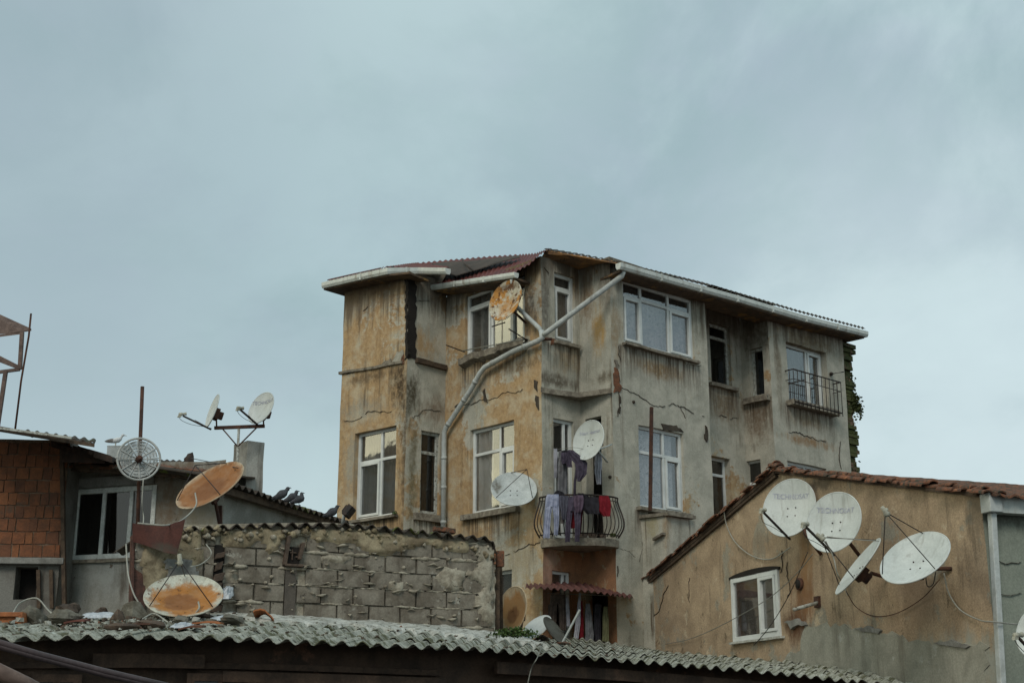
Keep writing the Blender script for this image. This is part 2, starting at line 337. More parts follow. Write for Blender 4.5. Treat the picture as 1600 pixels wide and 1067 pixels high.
# ================================================================ MAIN BUILDING
BLD = thing('apartment_building', 'tall peeling ochre and grey apartment block with red sheet roof and rounded iron balcony', 'building', (c0.x, c0.y, 0))
def crack(mb, F, pts, w=.02, mi=1, d=.028, depth_=0):
    """a wandering split in the render: uneven width, dead ends and side branches"""
    w = w * .30 if w < .045 else w * .6
    P = [F.px(u, v) for u, v in pts] if depth_ == 0 else pts; out = []; sd = random.random() * 50
    for i in range(len(P) - 1):
        (x0, z0), (x1, z1) = P[i], P[i + 1]; m = max(2, int(math.hypot(x1 - x0, z1 - z0) / .03))
        for k in range(m):
            t = k / m; x, z = x0 + (x1 - x0) * t, z0 + (z1 - z0) * t
            out.append((x + noise.noise((x * 3.1 + sd, z * 3.1, 0)) * .07 + noise.noise((x * 13 + sd, z * 13, 1)) * .03 + noise.noise((x * 40, z * 40, sd)) * .009, z + noise.noise((x * 3.1, z * 3.1, sd + 9)) * .07 + noise.noise((x * 13, z * 13, sd + 5)) * .03 + noise.noise((x * 40, z * 40, sd + 2)) * .009))
    n = len(out)
    for i in range(n - 1):
        (x0, z0), (x1, z1) = out[i], out[i + 1]; dx, dz = x1 - x0, z1 - z0; l = math.hypot(dx, dz) or 1; nx, nz = -dz / l, dx / l
        f = lambda j: w * max(.12, (.25 + 1.9 * max(0, noise.noise((j * .16 + sd, 3, 0)) + .25)) * min(1, (j + 1) / 6, (n - j) / 6)) / 2
        a, b = f(i), f(i + 1)
        if noise.noise((i * .11, sd, 7)) < -.30: continue
        mb.hexa([F.p(x0 - nx * a, z0 - nz * a, 0), F.p(x1 - nx * b, z1 - nz * b, 0), F.p(x1 + nx * b, z1 + nz * b, 0), F.p(x0 + nx * a, z0 + nz * a, 0),
                 F.p(x0 - nx * a, z0 - nz * a, .016), F.p(x1 - nx * b, z1 - nz * b, .016), F.p(x1 + nx * b, z1 + nz * b, .016), F.p(x0 + nx * a, z0 + nz * a, .016)], mi)
    if depth_ == 0:
        for _ in range(n // 60):
            j = random.randrange(2, max(3, n - 2)); x, z = out[min(j, n - 1)]; ang = random.uniform(0, 6.28); ln = random.uniform(.1, .35)
            crack(mb, F, [(x, z), (x + math.cos(ang) * ln, z + math.sin(ang) * ln)], .018, mi, d, 1)
def scab(mb, F, poly, mi=1, d=.022, jag=.03, seg=.07):
    """ragged patch lying on a wall (missing or extra plaster), a few mm to cm thick"""
    P = [F.px(u, v) for u, v in poly]; o = []
    for i in range(len(P)):
        (x0, z0), (x1, z1) = P[i], P[(i + 1) % len(P)]; m = max(1, int(math.hypot(x1 - x0, z1 - z0) / seg))
        for k in range(m):
            t = k / m; o.append((x0 + (x1 - x0) * t + random.uniform(-jag, jag), z0 + (z1 - z0) * t + random.uniform(-jag, jag)))
    n = len(o); mb.add([F.p(x, z, d) for x, z in o] + [F.p(x, z, -.03) for x, z in o], [tuple(range(n))] + [(i, (i + 1) % n, n + (i + 1) % n, n + i) for i in range(n)], mi)
def gp(F, u, v): p = F.P3(u, v); return tuple(p)
def RUN(F, hs, amt=.9): return [(tuple(F.p((h[0] + h[1]) / 2, h[2] - .08)), (h[1] - h[0]) / 2 + .22, .75, amt) for h in hs]
hA = [FA.rect(553, 618, 671, 808)]
hB = [FB.rect(657, 687, 674, 803)]
hC = [FC.rect(727, 820, 446, 548), FC.rect(734, 803, 664, 797), FC.rect(745, 800, 893, 1010)]
hD = [FD.rect(867, 898, 430, 535), FD.rect(865, 897, 656, 828), FD.rect(863, 893, 892, 1010)]
hE = [FE.rect(916, 941, 652, 846), FE.rect(915, 950, 925, 1010)]
hF = [FF.rect(974, 1083, 453, 549), FF.rect(999, 1069, 671, 797)]
hG = [FG.rect(1110, 1142, 508, 601), FG.rect(1109, 1143, 714, 830)]
hH = [FH.rect(1172, 1193, 543, 620), FH.rect(1164, 1191, 718, 830)]
hI = [FI.rect(1231, 1293, 543, 633), FI.rect(1233, 1294, 726, 810)]
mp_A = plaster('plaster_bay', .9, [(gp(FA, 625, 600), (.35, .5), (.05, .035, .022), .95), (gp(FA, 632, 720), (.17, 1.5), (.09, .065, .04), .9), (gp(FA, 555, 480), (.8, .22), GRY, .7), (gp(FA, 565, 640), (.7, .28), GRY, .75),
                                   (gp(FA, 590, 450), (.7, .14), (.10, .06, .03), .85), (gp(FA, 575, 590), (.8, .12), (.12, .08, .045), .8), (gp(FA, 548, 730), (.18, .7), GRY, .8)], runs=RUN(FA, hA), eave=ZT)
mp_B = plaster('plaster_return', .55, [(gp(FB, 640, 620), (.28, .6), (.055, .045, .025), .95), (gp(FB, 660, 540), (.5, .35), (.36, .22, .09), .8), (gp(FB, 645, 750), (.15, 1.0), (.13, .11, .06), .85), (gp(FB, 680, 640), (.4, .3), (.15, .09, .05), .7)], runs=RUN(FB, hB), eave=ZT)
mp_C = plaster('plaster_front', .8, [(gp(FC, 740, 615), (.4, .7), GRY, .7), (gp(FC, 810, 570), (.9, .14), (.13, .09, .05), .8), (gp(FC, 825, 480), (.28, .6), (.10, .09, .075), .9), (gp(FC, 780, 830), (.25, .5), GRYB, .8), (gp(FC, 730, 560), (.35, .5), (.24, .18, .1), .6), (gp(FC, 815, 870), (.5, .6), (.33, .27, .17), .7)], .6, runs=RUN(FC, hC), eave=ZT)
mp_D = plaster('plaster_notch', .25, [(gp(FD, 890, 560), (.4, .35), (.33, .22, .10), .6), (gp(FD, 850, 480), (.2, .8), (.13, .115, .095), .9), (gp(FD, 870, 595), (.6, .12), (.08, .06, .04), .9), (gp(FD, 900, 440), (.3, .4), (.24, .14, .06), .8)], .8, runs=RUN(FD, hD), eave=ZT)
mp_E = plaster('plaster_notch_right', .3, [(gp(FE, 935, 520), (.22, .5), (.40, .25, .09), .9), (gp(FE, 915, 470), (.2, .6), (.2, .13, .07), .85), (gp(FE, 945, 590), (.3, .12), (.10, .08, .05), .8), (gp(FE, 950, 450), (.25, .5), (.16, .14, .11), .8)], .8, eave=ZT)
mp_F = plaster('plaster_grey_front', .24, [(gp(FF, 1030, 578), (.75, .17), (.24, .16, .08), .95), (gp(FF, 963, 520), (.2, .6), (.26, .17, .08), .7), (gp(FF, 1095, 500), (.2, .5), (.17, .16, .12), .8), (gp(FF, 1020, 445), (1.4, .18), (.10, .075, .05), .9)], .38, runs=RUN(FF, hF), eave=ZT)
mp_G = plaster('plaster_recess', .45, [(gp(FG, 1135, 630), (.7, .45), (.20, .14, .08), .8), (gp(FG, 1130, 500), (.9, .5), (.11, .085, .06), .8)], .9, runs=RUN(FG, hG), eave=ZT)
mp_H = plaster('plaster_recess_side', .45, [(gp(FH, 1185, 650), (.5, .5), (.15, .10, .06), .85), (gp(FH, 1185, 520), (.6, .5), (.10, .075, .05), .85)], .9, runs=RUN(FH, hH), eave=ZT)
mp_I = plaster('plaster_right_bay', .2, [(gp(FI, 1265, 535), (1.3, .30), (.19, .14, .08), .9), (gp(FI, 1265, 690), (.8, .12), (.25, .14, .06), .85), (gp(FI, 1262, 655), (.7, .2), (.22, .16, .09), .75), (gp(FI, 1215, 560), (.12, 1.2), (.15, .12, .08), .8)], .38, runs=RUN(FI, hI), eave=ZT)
mp_or = M('orange_plaster', (.34, .165, .08), (.23, .12, .065), 1.9, patch=[((.33, .25, .16), .54, 1.4), ((.15, .09, .055), .60, 2.5)], streak=(BRN, .8, 5), bump=.4, blobs=[(gp(FD, 855, 905), (.3, .8), (.42, .27, .22), .8)])
m_coat0 = M('old_render', (.36, .345, .29), (.25, .235, .19), 6, spots=((.10, .08, .06), .6, 9), bump=.9)
def facade(F, holes, mat, cracks=(), scabs=(), z0=0, zx=0.0):
    mb = MB(); mb.wall(F, 0, F.L, z0, ZT + zx, holes)
    for c in cracks: crack(mb, F, c[0], c[1] if len(c) > 1 else .02)
    for s_ in scabs: scab(mb, F, s_[0], s_[1], s_[2] if len(s_) > 2 else .02)
    return mb.build('wall', [mat, m_crack, m_brickred, m_sill, m_coat0, m_dark], BLD)
facade(FA, hA, mp_A, [([(531, 584), (545, 583), (600, 571), (628, 566)], .035), ([(532, 655), (550, 656), (580, 645), (615, 640)],), ([(561, 490), (572, 484), (578, 478)], .035), ],
       [([(634, 436), (638, 436), (638, 560), (634, 562)], 5), ([(620, 552), (631, 545), (632, 566), (612, 568)], 4), ([(628, 556), (633, 552), (633, 566), (627, 566)], 2), ([(598, 566), (612, 560), (613, 568), (600, 571)], 3)], zx=.3)
facade(FB, hB, mp_B, [([(640, 650), (660, 640), (690, 640)],), ([(650, 471), (672, 472)],)], [([(636, 436), (649, 438), (649, 560), (636, 562)], 5)], zx=.2)
facade(FC, hC, mp_C, [([(735, 630), (770, 622), (800, 612), (818, 609)],), ([(835, 595), (836, 610)], .05), ([(838, 620), (840, 640)], .05), ([(790, 868), (815, 855), (846, 846)],), ([(704, 640), (735, 630)],)], [([(758, 606), (761, 620), (762, 630), (757, 626), (756, 612)], 1), ([(836, 592), (840, 596), (839, 612), (835, 606)], 1), ([(838, 618), (842, 622), (841, 640), (838, 636)], 1), ([(712, 634), (722, 630), (722, 638), (713, 640)], 1), ([(726, 556), (745, 554), (740, 562), (728, 563)], 4)])
# notch: upper two floors, and an orange painted ground part under the balcony
def split(F, holes, mat, cracks=(), scabs=(), zc=4.95):
    mb = MB(); mb.wall(F, 0, F.L, zc, ZT, [h for h in holes if h[2] >= zc - .05 or h[3] > zc + .5])
    for c in cracks: crack(mb, F, c[0], c[1] if len(c) > 1 else .02)
    for s_ in scabs: scab(mb, F, s_[0], s_[1])
    mb.build('wall', [mat, m_crack, m_brickred, m_sill], BLD)
    mb = MB(); mb.wall(F, 0, F.L, 0, zc, [h for h in holes if h[3] < zc])
    mb.build('wall', [mp_or], BLD)
hD[1] = (hD[1][0], hD[1][1], 5.02, hD[1][3]); hE[0] = (hE[0][0], hE[0][1], 5.0, hE[0][3])
hD[2] = (hD[2][0], hD[2][1], max(hD[2][2], 2.2), hD[2][3]); 
split(FD, hD, mp_D, [([(850, 420), (857, 428), (862, 440)], .03)], [([(860, 530), (866, 528), (866, 536), (859, 538)], 2)])
split(FE, hE, mp_E)
facade(FF, hF, mp_F, [([(968, 608), (990, 616), (1020, 632), (1060, 636), (1100, 652)], .022), ([(966, 535), (968, 600)],), ([(966, 612), (966, 650)], .06), ([(1102, 665), (1102, 690)], .05), ([(968, 858), (985, 864), (995, 870)],), ([(963, 880), (965, 905)], .05), ([(1005, 830), (1000, 880)],)],
       [([(958, 572), (967, 578), (969, 615), (959, 612)], 2), ([(1034, 662), (1063, 668), (1066, 676), (1052, 674), (1035, 672)], 1), ([(958, 560), (965, 562), (968, 575), (962, 575)], 3), ([(1102, 664), (1105, 666), (1104, 690), (1101, 686)], 1), ([(966, 618), (968, 620), (968, 648), (966, 645)], 1), ([(1062, 556), (1090, 566), (1094, 572), (1072, 570)], 4)])
facade(FG, hG, mp_G, [([(1112, 640), (1140, 655), (1158, 655)],), ])
facade(FH, hH, mp_H)
facade(FI, hI, mp_I, zx=.04, cracks= [([(1232, 672), (1270, 684), (1298, 692)], .03), ([(1313, 690), (1313, 735)], .04)])
mb = MB(); mb.wall(FR, 0, FR.L, 0, ZT); mb.build('wall', mp_G, BLD)
# hidden sides, back, ceilings
DEEP = 7.5
bk0 = a0 + RD * DEEP; bk1 = i1 + LD * 2.5
FS1, FS2, FS3 = Face(a0, bk0), Face(i1, bk1), Face(bk1, bk0)
mb = MB(); mb.wall(FS1, 0, FS1.L, 0, ZT, step=.8); mb.build('wall', mp_B, BLD)
mb = MB(); mb.wall(FS2, 0, FS2.L, 0, ZT, step=.8); mb.build('wall', mp_I, BLD)
mb = MB(); mb.wall(FS3, 0, FS3.L, 0, ZT, step=.8); mb.build('wall', mp_G, BLD)
outline = [a0, ab, bc, c0, de, f0, f1, g0, gh, i0, i1, bk1, bk0]
ins = sum(outline, Vector((0, 0))) / len(outline)
for zz in (4.78, 7.72, 10.12):
    mb = MB(); pl = [p + Vector((0, .40)) for p in outline[:-2]] + outline[-2:]; pl[0] = a0 + RD * .3 + Vector((.12, .3)); pl[10] = i1 + Vector((-.15, .45)); pl = [p + (ins - p).normalized() * .25 if i >= 11 else p for i, p in enumerate(pl)]; n = len(pl)
    mb.add([(p.x, p.y, zz) for p in pl] + [(p.x, p.y, zz + .1) for p in pl], [tuple(range(n)), tuple(range(n, 2 * n))[::-1]] + [(i, (i + 1) % n, n + (i + 1) % n, n + i) for i in range(n)])
    mb.build('floor_slab', m_con, BLD)
# interior partitions so that windows look into dark rooms
mi_room = M('room_wall', (.16, .14, .12), bump=.1)
mb = MB()
for F, dd in ((FC, 2.6), (FF, 2.2), (FA, 1.6), (FI, 1.9), (FG, 1.4), (FD, 1.2)):
    mb.quad(F.p(.1, 3, -dd), F.p(F.L - .1, 3, -dd), F.p(F.L - .1, 10.1, -dd), F.p(.1, 10.1, -dd))
mb.build('partition', mi_room, BLD)
# ---------------------------------------------------------------- windows
def window(par, F, h, dep=.14, cols=(0, 1), trans=None, sash=None, fm=None, gm_=None, curt=None, cmat=None, sill=None, smat=None, fw=.055, lean=0, sd_=.09, crange=(0, 1), handle=True):
    a0_, a1_, z0_, z1_ = h; fm = fm or m_pvc; gm_ = gm_ or m_glass
    mb = MB(); W_ = a1_ - a0_; H_ = z1_ - z0_; d0, d1 = -dep, -dep + .06
    e = .012
    mb.fbox(F, a0_ - e, a0_ + fw, z0_ - e, z1_ + e, d0, d1); mb.fbox(F, a1_ - fw, a1_ + e, z0_ - e, z1_ + e, d0, d1)
    mb.fbox(F, a0_ + fw, a1_ - fw, z1_ - fw, z1_ + e, d0, d1); mb.fbox(F, a0_ + fw, a1_ - fw, z0_ - e, z0_ + fw, d0, d1)
    zt = z0_ + H_ * trans if trans else None
    if zt: mb.fbox(F, a0_ + fw, a1_ - fw, zt - fw / 2, zt + fw / 2, d0 + .004, d1 - .004)
    xs = [a0_ + W_ * c for c in cols]
    for x in xs[1:-1]:
        if zt:
            mb.fbox(F, x - fw / 2, x + fw / 2, z0_ + fw, zt - fw / 2, d0 + .006, d1 - .006); mb.fbox(F, x - fw / 2, x + fw / 2, zt + fw / 2, z1_ - fw, d0 + .006, d1 - .006)
        else: mb.fbox(F, x - fw / 2, x + fw / 2, z0_ + fw, z1_ - fw, d0 + .006, d1 - .006)
    for k in (sash or ()):
        l = (xs[k] + (fw if k == 0 else fw / 2)); r = (xs[k + 1] - (fw if k == len(xs) - 2 else fw / 2)); b = z0_ + fw; t = (zt - fw / 2) if zt else z1_ - fw; q = .045; dd = d1 + .018
        l += .006; r -= .006; b += .006; t -= .006
        mb.fbox(F, l, l + q, b, t, d0 + .02, dd); mb.fbox(F, r - q, r, b, t, d0 + .02, dd); mb.fbox(F, l + q, r - q, b, b + q, d0 + .02, dd); mb.fbox(F, l + q, r - q, t - q, t, d0 + .02, dd)
    fr = mb.build('window', fm, par, bevel=.004)
    mb = MB(); dm = (d0 + d1) / 2
    mb.hexa([F.p(a0_ + .01, z0_, dm), F.p(a1_ - .01, z0_, dm), F.p(a1_ - .01, z0_, dm - .008), F.p(a0_ + .01, z0_, dm - .008), F.p(a0_ + .01, z1_, dm), F.p(a1_ - .01, z1_, dm), F.p(a1_ - .01, z1_, dm - .008), F.p(a0_ + .01, z1_, dm - .008)])
    mb.build('pane', gm_, fr)
    if curt:
        for (x0, x1, zb, zt_) in curt:
            mb = MB(); n = max(6, int((x1 - x0) * W_ / .02)); ph = random.random() * 6
            row = []
            for i in range(n + 1):
                x = a0_ + W_ * (x0 + (x1 - x0) * i / n); row.append((x, d0 - sd_ + .022 * math.sin(i * .9 + ph) + .012 * math.sin(i * .37)))
            mb.grid([[F.p(x + (.01 * math.sin(x * 9) if zz_ < .5 else 0), z0_ + H_ * (zb + (zt_ - zb) * zz_), d) for x, d in row] for zz_ in (0, .3, .6, 1)], thick=.004, tdir=F.n3)
            mb.build('curtain', cmat or m_curt, fr)
    if sill:
        ex, pr, th = sill; mb = MB(); n = 10
        rows = []
        for zz_ in (0, 1):
            for d_ in (0, 1):
                rows.append([dsp(F.p(a0_ - ex + (W_ + 2 * ex) * i / n, z0_ - .012 - th * (1 - zz_), -.05 if d_ == 0 else pr), .016) for i in range(n + 1)])
        for a_, b_ in ((0, 1), (1, 3), (3, 2), (2, 0)): mb.grid([rows[a_], rows[b_]], smooth=False)
        for i in (0, n): mb.add([rows[0][i], rows[1][i], rows[3][i], rows[2][i]], [(0, 1, 2, 3)])
        mb.build('sill', smat or m_sill, fr)
    return fr
# left bay, lower window; glow of the western sky in its panes
window(BLD, FA, hA[0], .16, (0, .56, 1), .66, (0,), sill=(.10, .10, .05), curt=[(.04, .96, 0, .98)], cmat=m_curtg)
window(BLD, FB, hB[0], .12, (0, 1), .74, None, fm=m_oldwood, gm_=m_glassd, sill=(.16, .08, .13), fw=.06, curt=[(.0, 1, 0, .4)], cmat=m_curtg)
window(BLD, FC, hC[0], .12, (0, .42, .74, 1), .80, (0, 2), curt=[(.42, 1.0, 0, .98), (.16, .40, 0, .98)], cmat=m_curtf, sd_=.03)
window(BLD, FC, hC[1], .14, (0, .62, 1), .70, (1,), sill=(.16, .10, .10), curt=[(.03, .42, 0, .99)], cmat=m_curt, sd_=.02)
window(BLD, FC, hC[2], .14, (0, .5, 1), .66, (1,), curt=None)
window(BLD, FD, hD[0], .12, (0, 1), .80, (0,), sill=(.06, .09, .06), curt=[(.1, .9, 0, .98)], cmat=m_curtg)
window(BLD, FD, hD[1], .12, (0, .65, 1), .72, (0,), curt=None)
window(BLD, FD, hD[2], .12, (0, .7, 1), .8, None, curt=None)
window(BLD, FF, hF[0], .10, (0, .27, .66, 1), .76, (0, 2), sill=(.05, .11, .05), curt=[(.0, 1, 0, .80)], cmat=m_lace)
window(BLD, FF, hF[1], .12, (0, .60, 1), .68, (1,), sill=(.10, .12, .06), curt=[(.0, .58, 0, .99), (.62, .86, 0, .99)], cmat=m_lace, sd_=.03)
window(BLD, FG, hG[0], .14, (0, 1), .78, None, fm=m_oldwood, gm_=m_glassd, sill=(.1, .10, .07), fw=.06)
window(BLD, FG, hG[1], .2, (0, 1), .77, None, gm_=m_glassd)
window(BLD, FH, hH[0], .14, (0, 1), None, None, fm=m_oldwood, gm_=m_glassd, sill=(.14, .12, .12), fw=.06)
window(BLD, FH, hH[1], .14, (0, 1), .68, None, gm_=m_glassd)
window(BLD, FI, hI[0], .20, (0, .62, 1), None, (1,), sill=(.10, .19, .11), curt=[(.0, .6, 0, .98)], cmat=m_curtg)
window(BLD, FI, hI[1], .14, (0, .5, 1), .8, None, sill=None)
# crumbling mortar ledge under the top-floor left window
mb = MB(); s0, s1 = FC.px(724, 556)[0], FC.px(826, 535)[0]; n = 16; rows = []
for (zz, d) in ((8.68, -.02), (8.68, .13), (8.56, .12), (8.50, -.02)):
    rows.append([FC.p(s0 + (s1 - s0) * i / n, zz + noise.noise((i * .7, zz, d)) * .05 + .03, d + abs(noise.noise((i * .9, d, 2))) * .05 if d > 0 else d) for i in range(n + 1)])
for i in range(3): mb.grid([rows[i], rows[i + 1]], smooth=False)
mb.build('sill', m_sill, BLD)
# cornice bands at floor level
mb = MB()
def ledge(F, u0, v0, u1, v1, pr=.07, th=.06, mb=mb, nz=.012):
    x0, z0 = F.px(u0, v0); x1, z1 = F.px(u1, v1); n = max(4, int(abs(x1 - x0) / .15)); rs = []
    for (dz, d) in ((th / 2, -.03), (th / 2, pr), (-th / 2, pr * .9), (-th / 2, -.03)):
        rs.append([dsp(F.p(x0 + (x1 - x0) * i / n, z0 + (z1 - z0) * i / n + dz, d), nz * 1.6) for i in range(n + 1)])
    for i in range(4): mb.grid([rs[i], rs[(i + 1) % 4]], smooth=False)
    for e in (0, n): mb.add([rs[k][e] for k in range(4)], [(0, 1, 2, 3)])
ledge(FA, 531, 584, 630, 566, .05, .05); mb.build('ledge', m_sill, BLD)
mb = MB(); ledge(FB, 648, 564, 695, 575, .09, .09, mb); mb.build('ledge', m_wood, BLD)
# slab edge filling part of the notch between the two upper floors
zl = FD.px(848, 614)[1]
mid = (c0 + f0) / 2; lc = de + (mid - de) * .55; pc0 = c0 + FC.n * .06 + FD.n * .05; pf0 = f0 + FF.n * .06 + FE.n * .05
mb = MB(); pl = [pc0, pc0 * .5 + lc * .5, lc, pf0 * .5 + lc * .5, pf0, de]; n = len(pl)
mb.add([dsp(Vector((p.x, p.y, zl)), .02) for p in pl] + [dsp(Vector((p.x, p.y, zl + .09)), .02) for p in pl], [tuple(range(n)), tuple(range(n, 2 * n))[::-1]] + [(i, (i + 1) % n, n + (i + 1) % n, n + i) for i in range(n)])
mb.build('ledge', m_sill, BLD)
# ---------------------------------------------------------------- roof
def resample(pts, n):
    P = [Vector(p) for p in pts]; L = [0]
    for i in range(1, len(P)): L.append(L[-1] + (P[i] - P[i - 1]).length)
    out = []
    for k in range(n + 1):
        t = L[-1] * k / n; j = 0
        while j < len(P) - 2 and L[j + 1] < t: j += 1
        q = (t - L[j]) / (L[j + 1] - L[j]); out.append(P[j].lerp(P[j + 1], q))
    return out, L[-1]
def corr(mb, front, back, pitch=.12, amp=.018, thick=.01, rows=3, mi=0, jag=.0):
    _, L = resample(front, 2); n = int(L / pitch * 8); A, _ = resample(front, n); B, _ = resample(back, n)
    rs = []
    for r in range(rows + 1):
        t = r / rows; row = []
        for i in range(n + 1):
            p = A[i].lerp(B[i], t)
            if r == 0 and jag: p = p + (A[i] - B[i]).normalized() * noise.noise((A[i].x * 3, A[i].y * 3, 0)) * jag
            row.append(p + Vector((0, 0, amp * math.sin(2 * math.pi * i / 8))))
        rs.append(row)
    mb.grid(rs, thick=thick, mi=mi)
ov = .34
E = lambda F, u, v, d=ov: F.P3(u, v, d)
g1 = [E(FA, 507, 443), E(FA, 607, 421)]
gA = g1 + [g1[1] + (E(FC, 700, 424, .75) - g1[1])]
pk = at(858, 389, 24.05)
def behind(u, v, Y): return at(u, v, Y)
mb = MB()   # sheets over the left bay
corr(mb, [gA[0] + Vector((.05, .0, .07)), gA[1] + Vector((0, .02, .07)), E(FC, 655, 420, .72), E(FC, 702, 417.5, .70)], [at(545, 430, 27.7), at(600, 418, 27.5), at(630, 413.5, 27.4), at(650, 411.3, 27.2)], .12, .016)
mb.build('roof', m_redroof, BLD)
mb = MB()   # tongue of sheets over the front, reaching from the eave to the ridge and curling up to the corner
corr(mb, [E(FC, 668, 449, .38), E(FC, 738, 438, .36), E(FC, 800, 427, .34), E(FC, 828, 412, .30), E(FC, 842, 398, .2), pk], [at(642, 412.2, 27.3), at(700, 406.5, 27.0), at(765, 401, 26.6), at(812, 398, 26.2), at(838, 396, 25.6), at(858, 388.5, 24.9)], .115, .016, rows=6)
mb.build('roof', m_redroof, BLD)
mb = MB(); vA = [at(690, 425, 25.75), at(712, 432, 25.3), at(745, 423, 25.25), at(785, 410, 25.2), at(812, 404, 25.3)]; vB = [at(675, 414, 26.5), at(700, 411, 26.4), at(730, 410, 26.2), at(770, 406, 25.8), at(812, 401, 25.5)]
mb.grid([[p + Vector((0, 0, .03)) for p in vA], [(a_ + b_) / 2 + Vector((0, 0, .05)) for a_, b_ in zip(vA, vB)], [p + Vector((0, 0, .03)) for p in vB]], thick=.02)
mb.tube([at(722, 409, 25.9) + Vector((0, 0, .05)), at(727, 421, 25.2) + Vector((0, 0, .1)), at(740, 427, 25.1) + Vector((0, 0, .04))], .018, 6)
mb.build('roof_valley', M('valley_felt', (.075, .06, .05), (.05, .042, .036), 5, bump=.6), BLD)
mb = MB()   # long sheet roof over the grey front
q1 = E(FF, 965, 410, .3)
corr(mb, [pk + Vector((-.09, -.0, -.0)), pk.lerp(q1, .5) + Vector((0, 0, .01)), q1], [at(858, 389, 25.2), at(912, 398, 25.6), at(965, 408.5, 26.0)], .13, .016, rows=3); mb.build('roof', m_moldroof, BLD)
mb = MB(); corr(mb, [q1 + Vector((-.03, 0, .01)), E(FF, 1100, 444, .33), E(FF, 1250, 487.5, .33), E(FI, 1352, 514, .33)], [at(962, 408, 26.0), at(1098, 441.5, 27.6), at(1248, 485, 29.2), at(1349, 511.5, 30.6)], .14, .016, rows=4); mb.build('roof', m_moldroof, BLD)
# fascia / soffit boards under the sheets
mb = MB()
def soffit(F, a0_, a1_, d, z):
    mb.hexa([F.p(a0_, z, -.3), F.p(a1_, z, -.3), F.p(a1_, z, d), F.p(a0_, z, d), F.p(a0_, z + .05, -.3), F.p(a1_, z + .05, -.3), F.p(a1_, z + .05, d), F.p(a0_, z + .05, d)])
SOFM = M('soffit_boards', (.13, .085, .055), (.07, .05, .035), 6, patch=[((.24, .14, .05), .56, 2.5)], bump=.5)
def under(Fs, pts, k=0.0):
    """boards from the gutter line back to the wall head"""
    mb = MB(); A = [Vector(p) + Vector((0, 0, -.085)) for p in pts]; B = []
    for F, p in zip(Fs, A):
        a_ = (p.xy - F.P).dot(F.t); B.append(F.p(max(-.3 if k == 0.0 and F is FA else 0.0, min(F.L + .3, a_)), p.z - k, -.25))
    mb.grid([A, B], thick=.04, tdir=(0, 0, 1), smooth=False); mb.build('soffit', SOFM, BLD)
under([FA, FA, FA, FA], [E(FA, 506, 447), E(FA, 560, 434.5), E(FA, 607, 424.5), E(FA, 640, 421)])
Ffull = Face(f0, i1)
under([Ffull] * 5, [E(FF, 968, 418, .34), E(FF, 1050, 441, .34), E(FF, 1150, 468.5, .34), E(FF, 1250, 498, .34), E(FI, 1350, 523, .34)], .0)
Fchord = Face(c0, f0)
fa_ = [pk + Vector((-.06, -.0, -.045)), pk.lerp(E(FF, 965, 409, .3), .5) + Vector((0, 0, -.045)), E(FF, 965, 409, .3) + Vector((0, 0, -.045))]
fb_ = [Vector((*(c0 + Vector((0, .12))), ZT - .04)), Vector((*(de + Vector((0, .12))), ZT - .04)), Vector((*(f0 + Vector((0, .12))), ZT - .04))]
mb.grid([fa_, [x.lerp(y, .5) for x, y in zip(fa_, fb_)], fb_], thick=.03, tdir=(0, 0, 1), smooth=False)
mb.build('soffit', M('corner_soffit', (.30, .155, .06), (.14, .085, .05), 4, spots=((.06, .045, .035), .58, 6), bump=.5), BLD); mb = MB()
pl = [g0, f1 + FF.n * .2, i0 + FF.n * .2, gh]
mb.add([(p.x, p.y, ZT - .035) for p in pl] + [(p.x, p.y, ZT + .0) for p in pl], [(0, 1, 2, 3), (7, 6, 5, 4)])
mb.build('soffit', SOFM, BLD)
under([FC, FC, FC], [E(FC, 669, 451, .34), E(FC, 740, 440, .34), E(FC, 807, 430, .34)], .02)
mb = MB(); mb.hexa([E(FC, 645, 450, .30), E(FC, 686, 448, .30), E(FC, 688, 448, .15), E(FC, 645, 450, .15), E(FC, 645, 427, .30), E(FC, 700, 425, .30), E(FC, 700, 425, .15), E(FC, 645, 427, .15)])
mb.build('fascia', m_sill, BLD)
def gutter(pts, name='gutter', r=.066):
    mb = MB(); prof = [(-r, r * .9), (-r, -r * .2), (-r * .6, -r * .9), (r * .6, -r * .9), (r, -r * .2), (r, r * .9), (r * .82, r * .9), (r * .8, -.0), (r * .5, -r * .7), (-r * .5, -r * .7), (-r * .8, 0), (-r * .82, r * .9)]
    P = [Vector(p) for p in pts]; ring = []
    for i, p in enumerate(P):
        d = (P[min(i + 1, len(P) - 1)] - P[max(i - 1, 0)]); d.z = 0; d.normalize(); x = Vector((d.y, -d.x, 0))
        ring.append([p + x * a + Vector((0, 0, b)) for a, b in prof])
    k = len(prof)
    for i in range(len(ring) - 1): mb.add(ring[i] + ring[i + 1], [(a, (a + 1) % k, k + (a + 1) % k, k + a) for a in range(k)])
    for q in (ring[0], ring[-1]): mb.add(q[:6], [(0, 1, 2, 3, 4, 5)])
    o = mb.build(name, m_gut, BLD)
    return o
def collars(o, pts, step=1.1, r=.073):
    P, L = resample(pts, max(2, int(sum((Vector(pts[i + 1]) - Vector(pts[i])).length for i in range(len(pts) - 1)) / step)))
    for i in range(1, len(P) - 1):
        d = (P[i + 1] - P[i - 1]); d.z = 0; d.normalize(); x = Vector((d.y, -d.x, 0)); mb = MB(); mb.obox(P[i] + Vector((0, 0, -.002)), d * .02, x * r, Vector((0, 0, r * .92))); mb.build('bracket', m_gut, o)
gl = [E(FA, 506, 447), E(FA, 560, 434.5), E(FA, 607, 424.5), E(FC, 655, 424, .72), E(FC, 700, 424, .72)]
o = gutter(gl); collars(o, gl)
